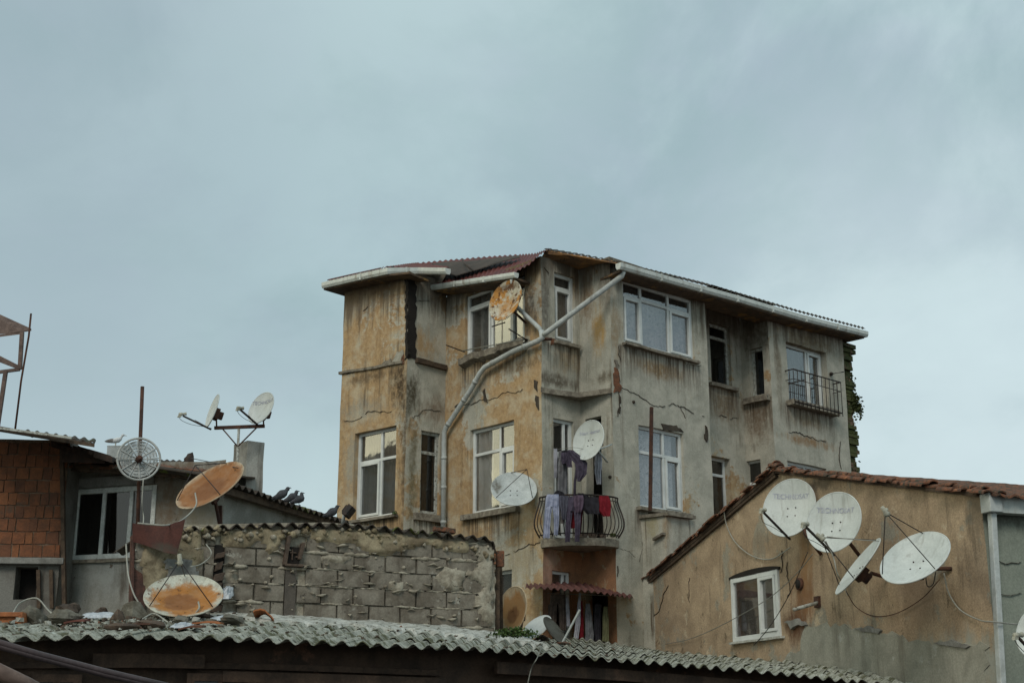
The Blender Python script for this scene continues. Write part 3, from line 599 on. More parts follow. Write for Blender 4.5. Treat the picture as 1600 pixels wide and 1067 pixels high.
g2 = [E(FC, 669, 451, .36), E(FC, 740, 440, .36), E(FC, 807, 430, .36)]; o = gutter(g2, r=.055); collars(o, g2, .8, .061)
g3 = [E(FF, 966, 416, .36), E(FF, 1050, 440, .36), E(FF, 1150, 467.5, .36), E(FF, 1250, 497, .36), E(FI, 1353, 523, .36)]; o = gutter(g3); collars(o, g3)
# ---------------------------------------------------------------- downpipe (Y shaped)
mb = MB()
jn = FC.P3(846, 520, .12); 
mb.tube([E(FF, 974, 424, .34), E(FF, 972, 431, .3), FC.P3(855, 519, .14), jn + Vector((.02, 0, -.05))], .048, 10)
mb.build('downpipe', m_pipe, BLD)
mb = MB(); mb.tube([E(FC, 800, 436, .34), E(FC, 801, 444, .30), E(FC, 808, 480, .14), FC.P3(843, 513, .12), jn], .042, 10)
mb.build('downpipe', m_pipe, BLD)
dp = [jn + Vector((0, 0, .04)), FC.P3(847, 528, .12), FC.P3(840, 533, .12), FC.P3(800, 550, .12), FC.P3(757, 574, .12), FC.P3(750, 583, .12), FC.P3(735, 610, .12), FC.P3(697, 668, .12), FC.P3(694, 676, .12), FC.P3(693.5, 720, .12), FC.P3(692.5, 840, .12)]
mb = MB(); mb.tube(dp, .05, 12); pipe = mb.build('downpipe', m_pipe, BLD)
for a, b, t in ((2, 3, .5), (3, 4, .7), (5, 6, .5), (6, 7, .25), (6, 7, .9), (8, 9, .9), (9, 10, .35), (9, 10, .8)):
    p = dp[a].lerp(dp[b], t); d = (dp[b] - dp[a]).normalized(); mb = MB(); mb.tube([p - d * .03, p + d * .03], .057, 12); mb.build('collar', m_pipe, pipe)
# ---------------------------------------------------------------- balcony
BAL = MB(); zb = 4.86
def arc(bulge, n=18, ext=.04, out=0):
    o = []
    for i in range(n + 1):
        t = i / n; b = c0.lerp(f0, -ext + t * (1 + 2 * ext)); o.append(b + Fchord.n * (out + bulge * (1 - (2 * t - 1) ** 2) ** .75))
    return o
pl = arc(.34, out=.05) + [f0 + Vector((0, .2)), de, c0 + Vector((0, .2))]; n = len(pl)
BAL.add([dsp(Vector((p.x, p.y, zb)), .016) for p in pl] + [dsp(Vector((p.x, p.y, zb + .13)), .016) for p in pl], [tuple(range(n))[::-1], tuple(range(n, 2 * n))] + [(i, (i + 1) % n, n + (i + 1) % n, n + i) for i in range(n)])
bal = BAL.build('balcony', m_sill, BLD)
rl = MB(); top = arc(.34, out=.04); zr0, zr1 = zb + .17, 5.73
rl.tube([Vector((p.x, p.y, zr1)) for p in top], .016, 8); rl.tube([Vector((p.x, p.y, zr0 + .04)) for p in top], .012, 6); rl.tube([Vector((p.x, p.y, zr1 - .07)) for p in top], .009, 6)
P, _ = resample([Vector((p.x, p.y, 0)) for p in top], 21)
for i, p in enumerate(P):
    q = P[min(i + 1, 21)] - P[max(i - 1, 0)]; nn = Vector((q.y, -q.x, 0)).normalized()
    if nn.y > 0: nn = -nn
    prof = [(zr0, .0), (zr0 + .06, .05), (zr0 + .16, .11), (zr0 + .27, .12), (zr0 + .40, .085), (zr0 + .54, .03), (zr0 + .64, .0), (zr1, 0)]
    rl.tube(spline([p + nn * b + Vector((0, 0, a)) for a, b in prof], 3), .0085 if 0 < i < 21 else .014, 6)
rl.build('railing', m_iron, bal)
# window balcony guard on the right bay
h = hI[0]; mb = MB(); x0, x1 = h[0] - .08, h[1] + .17; zt, zb_ = FI.px(1262, 583, .2)[1], FI.px(1262, 633, .2)[1] - .03
for zz, r_ in ((zt, .014), (zb_ + .05, .01), (zb_ + (zt - zb_) * .72, .008)):
    mb.tube([FI.p(x0, zz, -.0), FI.p(x0, zz, .20), FI.p(x1, zz, .20), FI.p(x1, zz, 0)], r_, 6)
for i in range(13):
    x = x0 + (x1 - x0) * i / 12; mb.tube([FI.p(x, zb_ - .02, .20), FI.p(x, zt, .20)], .008, 6)
for dd in (.1,):
    for x in (x0, x1): mb.tube([FI.p(x, zb_ - .02, dd), FI.p(x, zt, dd)], .008, 6)
mb.build('window_guard', m_iron, BLD)
mb = MB(); mb.tube([FI.P3(1300, 584, .0), FI.P3(1300, 584, .45), FI.P3(1318, 581, .5)], .014, 6); mb.tube([FI.P3(1299, 584, .0), FI.P3(1299, 584, .06)], .04, 8); mb.build('hook', m_iron, BLD)
# broken brick party wall with moss at the right end
m_party = M('mossy_brick', (.13, .075, .045), (.08, .06, .035), 7, patch=[((.06, .068, .02), .44, 1.9), ((.035, .042, .014), .52, 5), ((.16, .10, .065), .60, 4)], bump=1.0, dist=.03)
mb = MB()
zz = 4.0; k = 0
while zz < 9.95:
    hgt = random.choice((.075, .085, .085, .10)); x1_ = .40 + noise.noise((zz * 2.1, 0, 3)) * .12 + random.uniform(-.06, .06) - (.10 if zz < 6.2 else 0) + (.16 if zz > 9.75 else 0)
    mb.fbox(FI, FI.L + .01, FI.L + x1_, zz, zz + hgt - .012, -.9 + random.uniform(-.02, .02), -.06 + random.uniform(-.04, .04))
    zz += hgt
mb.fbox(FI, FI.L + .0, FI.L + .34, 3.0, 9.9, -.88, -.14)
mb.fbox(FI, FI.L - .03, FI.L + .42, 9.62, 9.74, -.8, -.05); mb.fbox(FI, FI.L - .03, FI.L + .20, 9.74, 10.1, -.8, -.15)
mb.build('party_wall', m_party, BLD, bevel=0)
# iron post and service box on the grey front
mb = MB(); a = FF.P3(1018, 636, .16); b = FF.P3(1016, 797, .16); mb.bar(a, b, .05, .05, up=FF.n3)
post = mb.build('upright_post', m_rustiron); tag(post, 'tall rusty iron post standing upright before the grey front window', 'post')
mb = MB(); an0 = FF.px(1003, 850)[0]; an1 = FF.px(1078, 850)[0]
c_ = walk(FF.p(an0, 0).xy, -LD, 1041, 840); out = (c_ - FF.p(an0, 0).xy).length
A1 = Face(FF.p(an0, 0).xy, c_); rr = walk(c_, RD, 1077, 840); A2 = Face(c_, rr); A3 = Face(rr, rr + LD * out)
zt = A2.px(1045, 806)[1]
mb.wall(A1, 0, A1.L, 2.5, zt, step=.15, k=.02); mb.wall(A2, 0, A2.L, 2.5, zt, step=.15, k=.02); mb.wall(A3, 0, A3.L, 2.5, zt, step=.3, k=.02)
ax = MB(); 
q = [FF.p(an0 - .05, zt, -.0), FF.p(an0 - .05, zt, out + .10), FF.p(an0 + A2.L + .08, zt, out + .10), FF.p(an0 + A2.L + .08, zt, 0)]
mb.build('flue_box', plaster('flue_plaster', .12, [(gp(A1, 1020, 820), (.2, .3), (.35, .3, .17), .7), (tuple(c_) + (5.3,), (.12, .6), (.25, .16, .08), .7)], .8), BLD)
flm = MB(); flm.hexa([dsp(p, .03) for p in q] + [dsp(p + Vector((0, 0, .055)), .03) for p in q]); flm.build('flue_cap', m_sill, BLD)
# chipped stub sticking out of the flue box
mb = MB(); mb.obox(A1.P3(1030, 838, .04), A1.t3 * .12 + Vector((0, 0, .04)), A1.n3 * .05, Vector((0, 0, .02))); mb.build('wall_stub', m_sill, BLD)
# small round vents
for u, v in ((990, 628), (953, 745)):
    F_ = FF if u > 957 else FE; mb = MB(); mb.tube([F_.P3(u, v, -.02), F_.P3(u, v, .02)], .032, 10); mb.build('pipe_stub', m_crack, BLD)
mb = MB(); mb.tube([FC.P3(846, 530, 0) + FD.n3 * .02, FD.P3(862, 530, .10)], .03, 8); mb.build('pipe_stub', m_rustiron, BLD)
# drying rods at the top-left window
for a, b in (((697, 539, .55), (726, 550, .05)), ((795, 514, .55), (823, 531, .05)), ((723, 548, .30), (818, 530, .30))):
    mb = MB(); mb.tube([FC.P3(*a), FC.P3(*b)], .011, 6); tag(mb.build('drying_rod', m_iron if a[2] > .4 else m_cable_g),
        {697: 'thin dark rod jutting left from the top-left window ledge', 795: 'thin dark rod jutting out at the right end of the top-left window', 723: 'pale rod lying along the sill of the top-left window'}[a[0]], 'rod')
# ================================================================ HOUSE ON THE RIGHT
HSE = thing('gabled_house', 'low tan plastered house at right with clay tile verge and four satellite dishes', 'house', (w1.x, w1.y, 0))
rid = FW.px(1215, 737); zL = FW.px(1040, 885)[1]; aL = FW.px(1040, 885)[0]; zRt = FW.px(1545, 770)[1]
sl = (rid[1] - zL) / (rid[0] - aL); sr = (rid[1] - zRt) / (FW.L - rid[0])
topW = lambda a: rid[1] - (sl * (rid[0] - a) if a < rid[0] else sr * (a - rid[0]))
hW = [FW.rect(1146, 1219, 897, 997)]
mp_W = M('tan_plaster', TAN, (.30, .22, .145), 1.9, streak=((.10, .075, .05), .65, 7), spots=((.11, .085, .055), .64, 7), patch=[((.30, .27, .21), .54, 1.3), ((.46, .37, .26), .60, 2.3), ((.19, .14, .09), .61, 3.2)], bump=.8, bscale=30, fine=.38, hard=(.4, 1.2, .7, .5),
         blobs=[(gp(FW, 1300, 1040), (1.3, .42), GRYB, .95), (gp(FW, 1480, 1040), (1.2, .40), GRYB, .95), (gp(FW, 1400, 1075), (1.6, .5), (.29, .29, .26), .95), (gp(FW, 1246, 975), (.40, .30), (.11, .05, .025), 1.0), (gp(FW, 1255, 925), (.34, .50), (.20, .095, .04), .9), (gp(FW, 1258, 860), (.22, .5), (.27, .155, .07), .7),
                (gp(FW, 1285, 752), (.35, .12), (.07, .06, .045), .9), (gp(FW, 1430, 930), (.5, .5), (.22, .15, .09), .6), (gp(FW, 1525, 800), (.2, .5), (.13, .11, .08), .6), (gp(FW, 1190, 850), (.5, .2), (.22, .16, .10), .6)])
mb = MB(); mb.wall(FW, 0, FW.L, 0, rid[1], hW, top=topW, k=.018)
crack(mb, FW, [(1232, 880), (1234, 925), (1228, 935)], .022); crack(mb, FW, [(1222, 858), (1224, 885), (1221, 905)], .03)
crack(mb, FW, [(1077, 900), (1077, 945)], .03); crack(mb, FW, [(1002, 975), (1030, 955), (1045, 910)], .015)
scab(mb, FW, [(1338, 982), (1358, 978), (1378, 984), (1376, 990), (1350, 986)], 3, .035, .01); scab(mb, FW, [(1462, 1003), (1490, 1000), (1518, 1008), (1512, 1013), (1478, 1008)], 3, .035, .01)
scab(mb, FW, [(1230, 970), (1250, 968), (1262, 974), (1240, 982)], 3, .05, .02)
m_coat = M('cement_coat', (.33, .32, .265), (.23, .225, .185), 2.4, streak=((.11, .095, .07), .6, 6), patch=[((.35, .35, .31), .58, 2.2)], bump=.7, bscale=30)
scab(mb, FW, [(1262, 978), (1285, 972), (1330, 978), (1395, 990), (1440, 1000), (1500, 1003), (1543, 1006), (1543, 1200), (1235, 1100), (1225, 1030), (1250, 1015)], 4, .012, .05, .11)
mb.build('wall', [mp_W, m_crack, m_brickred, m_con, m_coat], HSE)
SD = -FW.n; SD = Vector((SD.x, SD.y))          # direction of the eave side
FX = Face(w1, w1 + SD * 9); 
mp_X = M('grey_green_plaster', (.26, .28, .23), (.20, .22, .18), 1.5, streak=((.08, .075, .06), .8, 4), bump=.5, blobs=[(gp(FX, 1575, 800), (.8, .22), (.07, .065, .05), .8)])
mb = MB(); mb.wall(FX, 0, FX.L, 0, zRt - .03, (), k=.015)
for v in (878, 925): crack(mb, FX, [(1555, v), (1600, v + 2)], .02)
mb.build('wall', [mp_X, m_crack], HSE)
bk_ = w0 + SD * 9; FY = Face(w0, bk_); FZ = Face(bk_, w1 + SD * 9)
mb = MB(); mb.wall(FY, 0, FY.L, 0, topW(0), step=1); mb.wall(FZ, 0, FZ.L, 0, zRt, step=1); mb.build('wall', mp_X, HSE)
def roofpt(a, dn): # point on roof above gable parameter a, depth dn along ridge
    p = FW.p(a, topW(a)); return p + Vector((SD.x, SD.y, 0)) * dn
# wavy tile roof: two slopes
mb = MB()
for a_e, a_r in ((-.15, rid[0]), (FW.L + .30, rid[0])):
    rows = []
    for i in range(13):
        a = a_e + (a_r - a_e) * i / 12; row = []
        for j in range(0, 141):
            dn = -.035 + j * .065; row.append(roofpt(a, dn) + Vector((0, 0, .03 + .02 * math.sin(j * 1.9) + .018 * (i % 2))))
        rows.append(row)
    mb.grid(rows, thick=.025)
mb.build('roof', m_tile, HSE)
# broken verge tiles along the gable
mb = MB()
def verge_tile(a, lift, ln=.34, w=.125, tilt=0.0, push=0.0, dirn=1):
    p = roofpt(a, -.03 - push) + Vector((0, 0, .03 + lift * .7)); w *= .72; ln *= .85; sgn = -1 if a > rid[0] else 1
    dz = -(sr if a > rid[0] else sl) ; t = FW.t3.copy(); t.z = (sl if a < rid[0] else -sr); t.normalize()
    t = (t + Vector((0, 0, tilt))).normalized(); x = Vector((SD.x, SD.y, 0)); up = x.cross(t).normalized()
    if up.z < 0: up = -up
    rows = []
    for i in range(4):
        s_ = (i / 3 - .5) * ln; row = []
        for j in range(7):
            th = math.pi * j / 6; ww = w * (1 + .12 * (i / 3 - .5)) / 2
            row.append(p + t * s_ + x * (-math.cos(th) * ww) + up * (math.sin(th) * ww * .5) + Vector((0, 0, random.uniform(-.003, .003))))
        rows.append(row)
    mb.grid(rows, thick=.016, tdir=-up)
a = -.05
while a < FW.L + .1:
    left = a < rid[0]
    verge_tile(a, random.uniform(-.01, .03), .33 * random.uniform(.8, 1.15), .17, random.uniform(-.05, .09) * (-1 if left else 1), random.uniform(-.03, .07))
    if random.random() < .6: verge_tile(a + .1, .045 + random.uniform(-.01, .03), .28, .16, random.uniform(-.12, .12), random.uniform(-.08, .02))
    a += .19
for k in range(5): verge_tile(rid[0] + random.uniform(-.12, .15), .06 + .015 * k, .3, .18, random.uniform(-.15, .15), random.uniform(-.05, .05))
mb.build('verge_tiles', m_tile, HSE)
# dark timber/lath under the left verge
mb = MB(); 
for k_, (z_, d_) in enumerate(((-.01, .03), (-.055, .02))): mb.bar(FW.p(-.1, topW(-.1) + z_, d_), FW.p(rid[0], topW(rid[0]) + z_, d_), .06, .05)
mb.bar(FW.p(rid[0] + .02, topW(rid[0] + .02) - .0, .03), FW.p(FW.L, topW(FW.L) - .0, .03), .06, .04)
mb.build('verge_board', m_wood, HSE)
window(HSE, FW, hW[0], .03, (0, .60, 1), None, (1,), curt=[(0, 1, 0, .99)], cmat=m_curtg, sill=(.08, .07, .03), smat=m_pvc2, fw=.06)
# arched wooden lintel over the window
mb = MB(); h = hW[0]; W_ = h[1] - h[0]; A = []; B = []
for i in range(13):
    t = i / 12; x = h[0] - .06 + (W_ + .12) * t; z = h[3] + .035 + .055 * math.sin(math.pi * t) ** .7; A.append((x, h[3] + .0)); B.append((x, z))
mb.grid([[FW.p(x, z, .03) for x, z in A], [FW.p(x, z, .03) for x, z in B]], thick=.06, tdir=-FW.n3, smooth=False); mb.build('lintel', m_dark, HSE)
# corner drainpipe + gutter of the side
mb = MB(); cpt = [FX.P3(1549, 785, .1), FX.P3(1548, 800, .08) , FX.P3(1552, 1067, .08)]; cpt[2].z = 0
mb.bar(cpt[0], cpt[2], .09, .07); mb.obox(FX.P3(1549, 786, .12), FX.t3 * .085, FX.n3 * .09, Vector((0, 0, .11))); mb.build('drainpipe', m_pipe, HSE, bevel=.01)
mb = MB(); mb.hexa([FX.p(.05, zRt - .22, .02), FX.p(8, zRt - .22, .02), FX.p(8, zRt - .22, .17), FX.p(.05, zRt - .22, .17), FX.p(.05, zRt - .04, .02), FX.p(8, zRt - .04, .02), FX.p(8, zRt - .04, .19), FX.p(.05, zRt - .04, .19)])
mb.build('gutter', m_gut, HSE)
# hole of a stove pipe and its rusty bracket
mb = MB(); p = FW.P3(1250, 912, 0); mb.tube([p - FW.n3 * .02, p + FW.n3 * .03], .085, 16); mb.build('flue_ring', m_rustiron, HSE)
mb = MB(); mb.tube([p - FW.n3 * .02, p + FW.n3 * .034], .065, 16); mb.build('flue_hole', m_dark, HSE)
tb = thing('wall_bracket', 'rusty stub of pipe on a round wall plate below the flue hole', 'bracket', tuple(FW.P3(1276, 941)))
mb = MB(); a = FW.P3(1278, 941, .03); mb.tube([a, FW.P3(1240, 952, .42)], .024, 8); mb.build('pipe', m_oldwood, tb)
mb = MB(); mb.obox(FW.P3(1278, 940, .01), FW.t3 * .06, FW.n3 * .03, Vector((0, 0, .075))); mb.build('wall_plate', m_rustiron, tb)
# ================================================================ SATELLITE DISHES
FWD = Vector((0, math.cos(PITCH), math.sin(PITCH))); CAMP = Vector((0, 0, EYE))
m_dishw = M('dish_paint', (.56, .59, .57), (.46, .49, .47), 3, streak=((.22, .21, .18), .5, 14), spots=((.2, .17, .13), .70, 22), rough=.55, bump=.08, fine=.1)
m_dishd = M('dish_grey_dirty', (.40, .43, .42), (.28, .30, .29), 5, spots=((.12, .09, .06), .62, 10), rough=.6, bump=.15)
m_lnb = M('feed_plastic', (.42, .41, .33), rough=.6, bump=.05)
m_text = M('lettering', (.28, .29, .38), (.50, .52, .54), 30, rough=.7, bump=0)
RUST = (.30, .12, .03); RUSTD = (.10, .045, .02)
def rusty(name, c, r, rz, amt=1.0, base=(.50, .47, .38), rust=RUST, amp=.3):
    return M(name, base, tuple(x * .8 for x in base), 5, spots=(RUSTD, .60, 9), streak=((.13, .055, .025), .85, 11), rough=.85, bump=.5, dist=.006, hard=(.8, 1.08, .85, amp),
             blobs=[(tuple(c), (r, rz), rust, amt), (tuple(c + Vector((-.05, 0, -.03))), (r * .55, rz * .5), (.17, .07, .03), .7)])
def dish(label, u, v, Y, mj, mn, phi, mat=None, feed=(-.6, 1.45), text=None, mounts=(), group='satellite dishes', tripod=None, hooks=True, depth=.20, armm=None, matf=None, lnb=True, ov=1.0, tsz=.30, name='satellite_dish', backbox=True):
    c = at(u, v, Y); w = (c - CAMP).normalized(); right = w.cross(Vector((0, 0, 1))).normalized(); up = right.cross(w)
    Rr = mj * (c - CAMP).dot(FWD) / FPX; ct = mn / mj; st = math.sqrt(1 - ct * ct); ph = R(phi)
    nn = (-w * ct + (right * math.cos(ph) + up * math.sin(ph)) * st).normalized()
    ya = Vector((0, 0, 1)); ya = (ya - nn * ya.dot(nn)).normalized(); xa = ya.cross(nn)
    dp_ = depth * Rr; T = thing(name, label, 'satellite dish', tuple(c), group)
    if matf: mat = matf(c, Rr)
    mat = mat or m_dishw
    L = lambda x, y, z: c + xa * x * Rr * ov + ya * y * Rr + nn * z
    mb = MB(); rows = []
    for i in range(11):
        r = max(i / 10, .001); rows.append([L(r * math.cos(t * math.pi / 24), r * math.sin(t * math.pi / 24), dp_ * (r * r - 1)) for t in range(49)])
    mb.grid(rows); mb.grid([[p - nn * .012 for p in row] for row in rows[::-1]])
    mb.tube([L(math.cos(t * math.pi / 24), math.sin(t * math.pi / 24), -.006) for t in range(49)], .009, 6, cap=False)
    refl = mb.build('reflector', mat, T)
    if hooks:     # four bolt heads
        mb = MB()
        for sx, sy in ((-1, -1), (1, -1), (-1, 1), (1, 1)):
            r2 = (.17 ** 2) * 2; p = L(sx * .15, sy * .14 - .1, dp_ * (.045 - 1) + .004); mb.tube([p - nn * .006, p + nn * .006], .009, 8)
        mb.build('bolts', m_iron, refl)
    if text:
        cu = bpy.data.curves.new('t', 'FONT'); cu.body = text; cu.size = tsz * Rr; cu.align_x = 'CENTER'; cu.align_y = 'CENTER'; cu.offset = .004 * Rr
        to = bpy.data.objects.new('t', cu); COL.objects.link(to); bpy.context.view_layer.update()
        me = bpy.data.meshes.new_from_object(to.evaluated_get(bpy.context.evaluated_depsgraph_get())); bpy.data.objects.remove(to)
        mb = MB(); vs = []
        tr = TEXTROT.get(label, 0)
        for q in me.vertices:
            x, y = q.co.x / Rr, q.co.y / Rr; x, y = x * math.cos(tr) - y * math.sin(tr), x * math.sin(tr) + y * math.cos(tr)
            y += .42; x += TEXTX.get(label, 0); vs.append(L(x, y, dp_ * (x * x + y * y - 1) + .005))
        mb.add(vs, [tuple(p.vertices) for p in me.polygons]); mb.build('lettering', m_text, refl)
    am = armm or m_iron
    if tripod:
        fp = L(*tripod); mb = MB()
        for t in (95, 215, 325):
            mb.tube([L(.97 * math.cos(R(t)), .97 * math.sin(R(t)), 0), fp], .006, 6)
        mb.build('feed_rods', am, T)
        if lnb: mb = MB(); d = (L(0, 0, -dp_) - fp).normalized(); mb.tube([fp - d * .07, fp, fp + d * .02, fp + d * .05], [.022, .024, .035, .035], 10); mb.tube([fp, fp + ya * .05], .02, 8); mb.build('feed', m_lnb, T)
    elif feed:
        fp = L(feed[2] if len(feed) > 2 else 0, feed[0], feed[1] * Rr); mb = MB()
        b0 = L(0, -1.0, -.03); mb.bar(b0 - nn * .05 - ya * .02, fp - ya * .03, .026, .022); mb.tube([L(-.05, -.98, 0), fp.lerp(b0, .45)], .005, 5); mb.build('arm', am, T)
        if lnb:
            d = (L(0, .0, -dp_) - fp).normalized(); mb = MB(); mb.tube([fp - d * .07, fp - d * .02, fp - d * .015, fp + d * .04, fp + d * .045], [.026, .028, .018, .024, .03], 12); mb.obox(fp - d * .05 - ya * .03, xa * .018, ya * .02, d * .03); mb.build('feed', m_lnb, T)
            mb = MB(); mb.tube(spline([fp - d * .06 - ya * .05, fp - ya * .16 * Rr / .4 - nn * .02, fp.lerp(b0, .4) - ya * .09, fp.lerp(b0, .8) - ya * .03, b0 - nn * .05], 5), .004, 5); mb.build('feed_cable', m_cable_d, T)
    bp_ = L(0, -.12, -dp_ - .05)
    if backbox:
        mb = MB(); mb.obox(bp_, xa * .07, ya * .09, nn * .035); mb.obox(bp_ - nn * .06, xa * .03, ya * .06, nn * .05); mb.build('back_plate', m_rustiron, T, bevel=.005)
    if mounts:
        mb = MB(); last = bp_ - nn * .08
        for k_ in range(0, len(mounts)):
            q = Vector(mounts[k_]); mb.tube([last, q], .024, 8); last = q
        mb.build('mount', m_rustiron, T)
    return T, c, nn, xa, ya, Rr
TEXTROT = {}; TEXTX = {}
GD = 'dishes on the tan gable wall'
l1 = 'white round dish with faded lettering, uppermost and nearest the tan gable roof peak'
l2 = 'white round dish with clear purple lettering, right of the uppermost dish on the gable'
TEXTROT[l1] = R(-6); TEXTROT[l2] = R(-6)
dish(l1, 1232.5, 792.5, 19.2, 47, 37.5, 146, text='TECHNOSAT', tsz=.235, feed=(-.60, 1.5), mounts=[FW.P3(1262, 838, .25), FW.P3(1283, 866, .02)], group=GD)
dish(l2, 1302, 815, 17.5, 49, 38.5, 146, text='TECHNOSAT', tsz=.235, feed=(-.60, 1.5), mounts=[FW.P3(1326, 846, .30), FW.P3(1352, 880, .02)], group=GD)
dish('white dish seen almost edge-on between the lettered pair and the oval dish', 1340, 884, 16.9, 55, 7.5, 139, feed=None, tripod=(0, .0, .55), mounts=[FW.P3(1362, 895, .25), FW.P3(1385, 902, .02)], group=GD, depth=.12, backbox=True)
dish('large tilted oval white dish with thin tripod rods, rightmost on the tan wall', 1429, 870, 15.7, 58, 32, 117, feed=None, tripod=(-.2, .2, .62), mounts=[FW.P3(1450, 888, .12), FW.P3(1486, 888, .02)], group=GD, depth=.22)
dish('white dish cut by the right picture edge on the grey green wall', 1624, 985, 14.6, 44, 32, 150, feed=(-.5, 1.0), mounts=[FX.P3(1650, 1010, .02)], group=GD)
GM = 'dishes on the apartment block'
lw = 'upright white oval dish with small faded lettering in front of the notch above the balcony'
dish(lw, 919, 687, 23.4, 32, 22, 156, text='Next Nextstar', tsz=.22, feed=None, mounts=[FE.P3(941, 695, .1)], group=GM)
for a, b in (((936, 700), (956, 694)), ((934, 706), (950, 722)), ((925, 697), (943, 709))):
    pass
mb = MB(); c_ = at(934, 703, 23.6); mb.tube([c_, at(956, 694, 23.95)], .014, 6); mb.tube([c_, at(949, 722, 23.95)], .018, 6); tag(mb.build('dish_bracket', m_pipe), 'pair of pale brackets fanning out right of the upright white dish by the notch', 'bracket')
dish('wide oval grey white dish beside the middle window of the ochre front', 803, 763, 24.0, 35.5, 25.5, 86, mat=M('dish_stained', (.50, .53, .52), (.40, .43, .42), 5, blobs=[(tuple(at(778, 758, 24)), (.13, .22), (.10, .085, .06), .9)], spots=((.14, .12, .09), .68, 14), rough=.5, bump=.1), feed=None, tripod=(.55, .45, .30), mounts=[FC.P3(815, 780, .02)], group=GM, lnb=False, hooks=True)
dish('rusty patched dish hung before the top-left window of the block', 789, 469, 24.1, 34, 21, 150, feed=(-1.5, .55), mounts=[FC.P3(803, 487, .20), FC.P3(822, 505, .02)], group=GM, lnb=False, hooks=False,
     matf=lambda c, r: M('rust_dish_top', (.52, .50, .42), (.42, .36, .25), 5, patch=[((.42, .20, .05), .48, 3.5)], spots=(RUSTD, .53, 7), blobs=[(tuple(c + Vector((.02, 0, -.12))), (.24, .22), (.40, .19, .05), .9), (tuple(c + Vector((.04, 0, .27))), (.3, .10), (.07, .035, .02), .95)], rough=.85, bump=.4))
# mast with two dishes on the chimney
CH = thing('rooftop_chimney', 'tall square grey chimney behind the tilted rusty dish carrying the antenna mast', 'chimney', tuple(at(388, 790, 22.0)))
cb = at(387, 688, 21.7); z0_ = at(387, 800, 21.7).z; a1x = n2((-.62, .78)); a2x = n2((.80, .60)); cc = cb.xy; wL, wR = .46, .30
mb = MB(); F1, F2 = Face(cc, cc + a1x * wL), Face(cc, cc + a2x * wR); F3, F4 = Face(cc + a1x * wL, cc + a1x * wL + a2x * wR), Face(cc + a2x * wR, cc + a1x * wL + a2x * wR)
for F in (F1, F2, F3, F4): mb.wall(F, 0, F.L, z0_ - 1, cb.z, step=.08, k=.012)
mb.grid([[Vector((*p, cb.z)) for p in (cc, cc + a1x * wL)], [Vector((*p, cb.z)) for p in (cc + a2x * wR, cc + a1x * wL + a2x * wR)]])
mb.build('stack', M('chimney_render', (.40, .39, .35), (.29, .28, .25), 4, streak=((.12, .10, .08), .8, 6), bump=.6), CH)
MAST = thing('antenna_mast', 'rusty T shaped iron mast with slanting braces fixed to the grey chimney', 'antenna mast', tuple(at(371, 722, 21.5)))
Ym = 21.5; mb = MB(); q = lambda u, v, y=Ym: at(u, v, y)
mb.bar(q(335, 668.5), q(413.5, 665.5), .05, .05); mb.build('crossbar', m_rustiron, MAST)
mb = MB(); mb.bar(q(373.3, 668), q(370.5, 724), .035, .035); mb.build('post', m_oldwood, MAST)
for a, b in (((347, 669), (371, 697)), ((401, 668), (372, 697))):
    mb = MB(); mb.tube([q(*a, Ym - .01), q(*b, Ym - .01)], .012, 6); mb.build('brace', m_rustiron, MAST)
for a, b in (((338.5, 668), (338, 650)), ((412, 666), (411.5, 654))):
    mb = MB(); mb.tube([q(*a, Ym - .0), q(*b, Ym + .02)], .014, 6); mb.build('upright', m_rustiron, MAST)
ll = 'small white round dish with purple lettering on the right end of the rooftop mast'
TEXTX[ll] = .0
dish(ll, 407.5, 637, Ym, 27, 15, 150, text='TECHNOSAT', feed=(-.7, 1.35), group='dishes on the rooftop mast', mounts=[q(411.5, 656, Ym + .02)], hooks=False)
dish('small dish seen edge-on at the left end of the rooftop mast', 331.3, 641.6, Ym, 27, 4.5, 163, feed=(-.75, 1.5), group='dishes on the rooftop mast', mounts=[q(338.5, 652, Ym + .02)], hooks=False, depth=.12)
# rusty dishes
dish('big tilted rust brown dish with pale rim before the stained wall', 327.8, 757, 17.6, 58, 22.5, 124, feed=None, tripod=(-.5, .35, .22), lnb=False, hooks=False, mounts=[at(345, 830, 17.75)], group='rusty dishes', armm=m_cable_d, depth=.16,
     matf=lambda c, r: rusty('rust_dish_big', c + Vector((.0, 0, .0)), r * 1.06, r * 1.06, 1.0, (.52, .46, .34), (.27, .115, .04), .13))
dish('wide rust stained oval dish lying in the rubble against the block wall', 287, 929, 15.0, 60, 31.5, 94, feed=None, tripod=(-.12, .25, .36), hooks=False, group='rusty dishes', armm=m_cable_d, depth=.18,
     matf=lambda c, r: rusty('rust_dish_wide', c + Vector((.02, 0, -.06)), r * .92, .32, 1.0, (.50, .50, .42), (.36, .15, .035), .28))
dish('upright rust streaked dish at the right end of the block wall', 799, 953, 18.4, 37.5, 21.5, 165, feed=(-.9, .8), lnb=False, hooks=False, group='rusty dishes', mounts=[at(812, 990, 18.5)],
     matf=lambda c, r: rusty('rust_dish_small', c + Vector((.02, 0, -.02)), r * .85, r * .85, .9, (.52, .42, .28), (.42, .22, .08), .35))
dish('white dish fallen on its side on the corrugated roof, right of the rust streaked dish', 838, 979, 18.9, 26, 12, 125, mat=m_dishw, feed=None, hooks=False, depth=.10, backbox=False, group='fallen dishes')
dish('small dark hollow dish with pale rim and long arm standing on the corrugated roof', 867, 984, 18.6, 25, 8, 38, depth=.10, backbox=False, mat=M('dark_dish', (.10, .10, .085), (.05, .045, .035), 6, bump=.3), feed=(.15, 2.1), lnb=False, armm=m_pipe, hooks=False, group='fallen dishes')
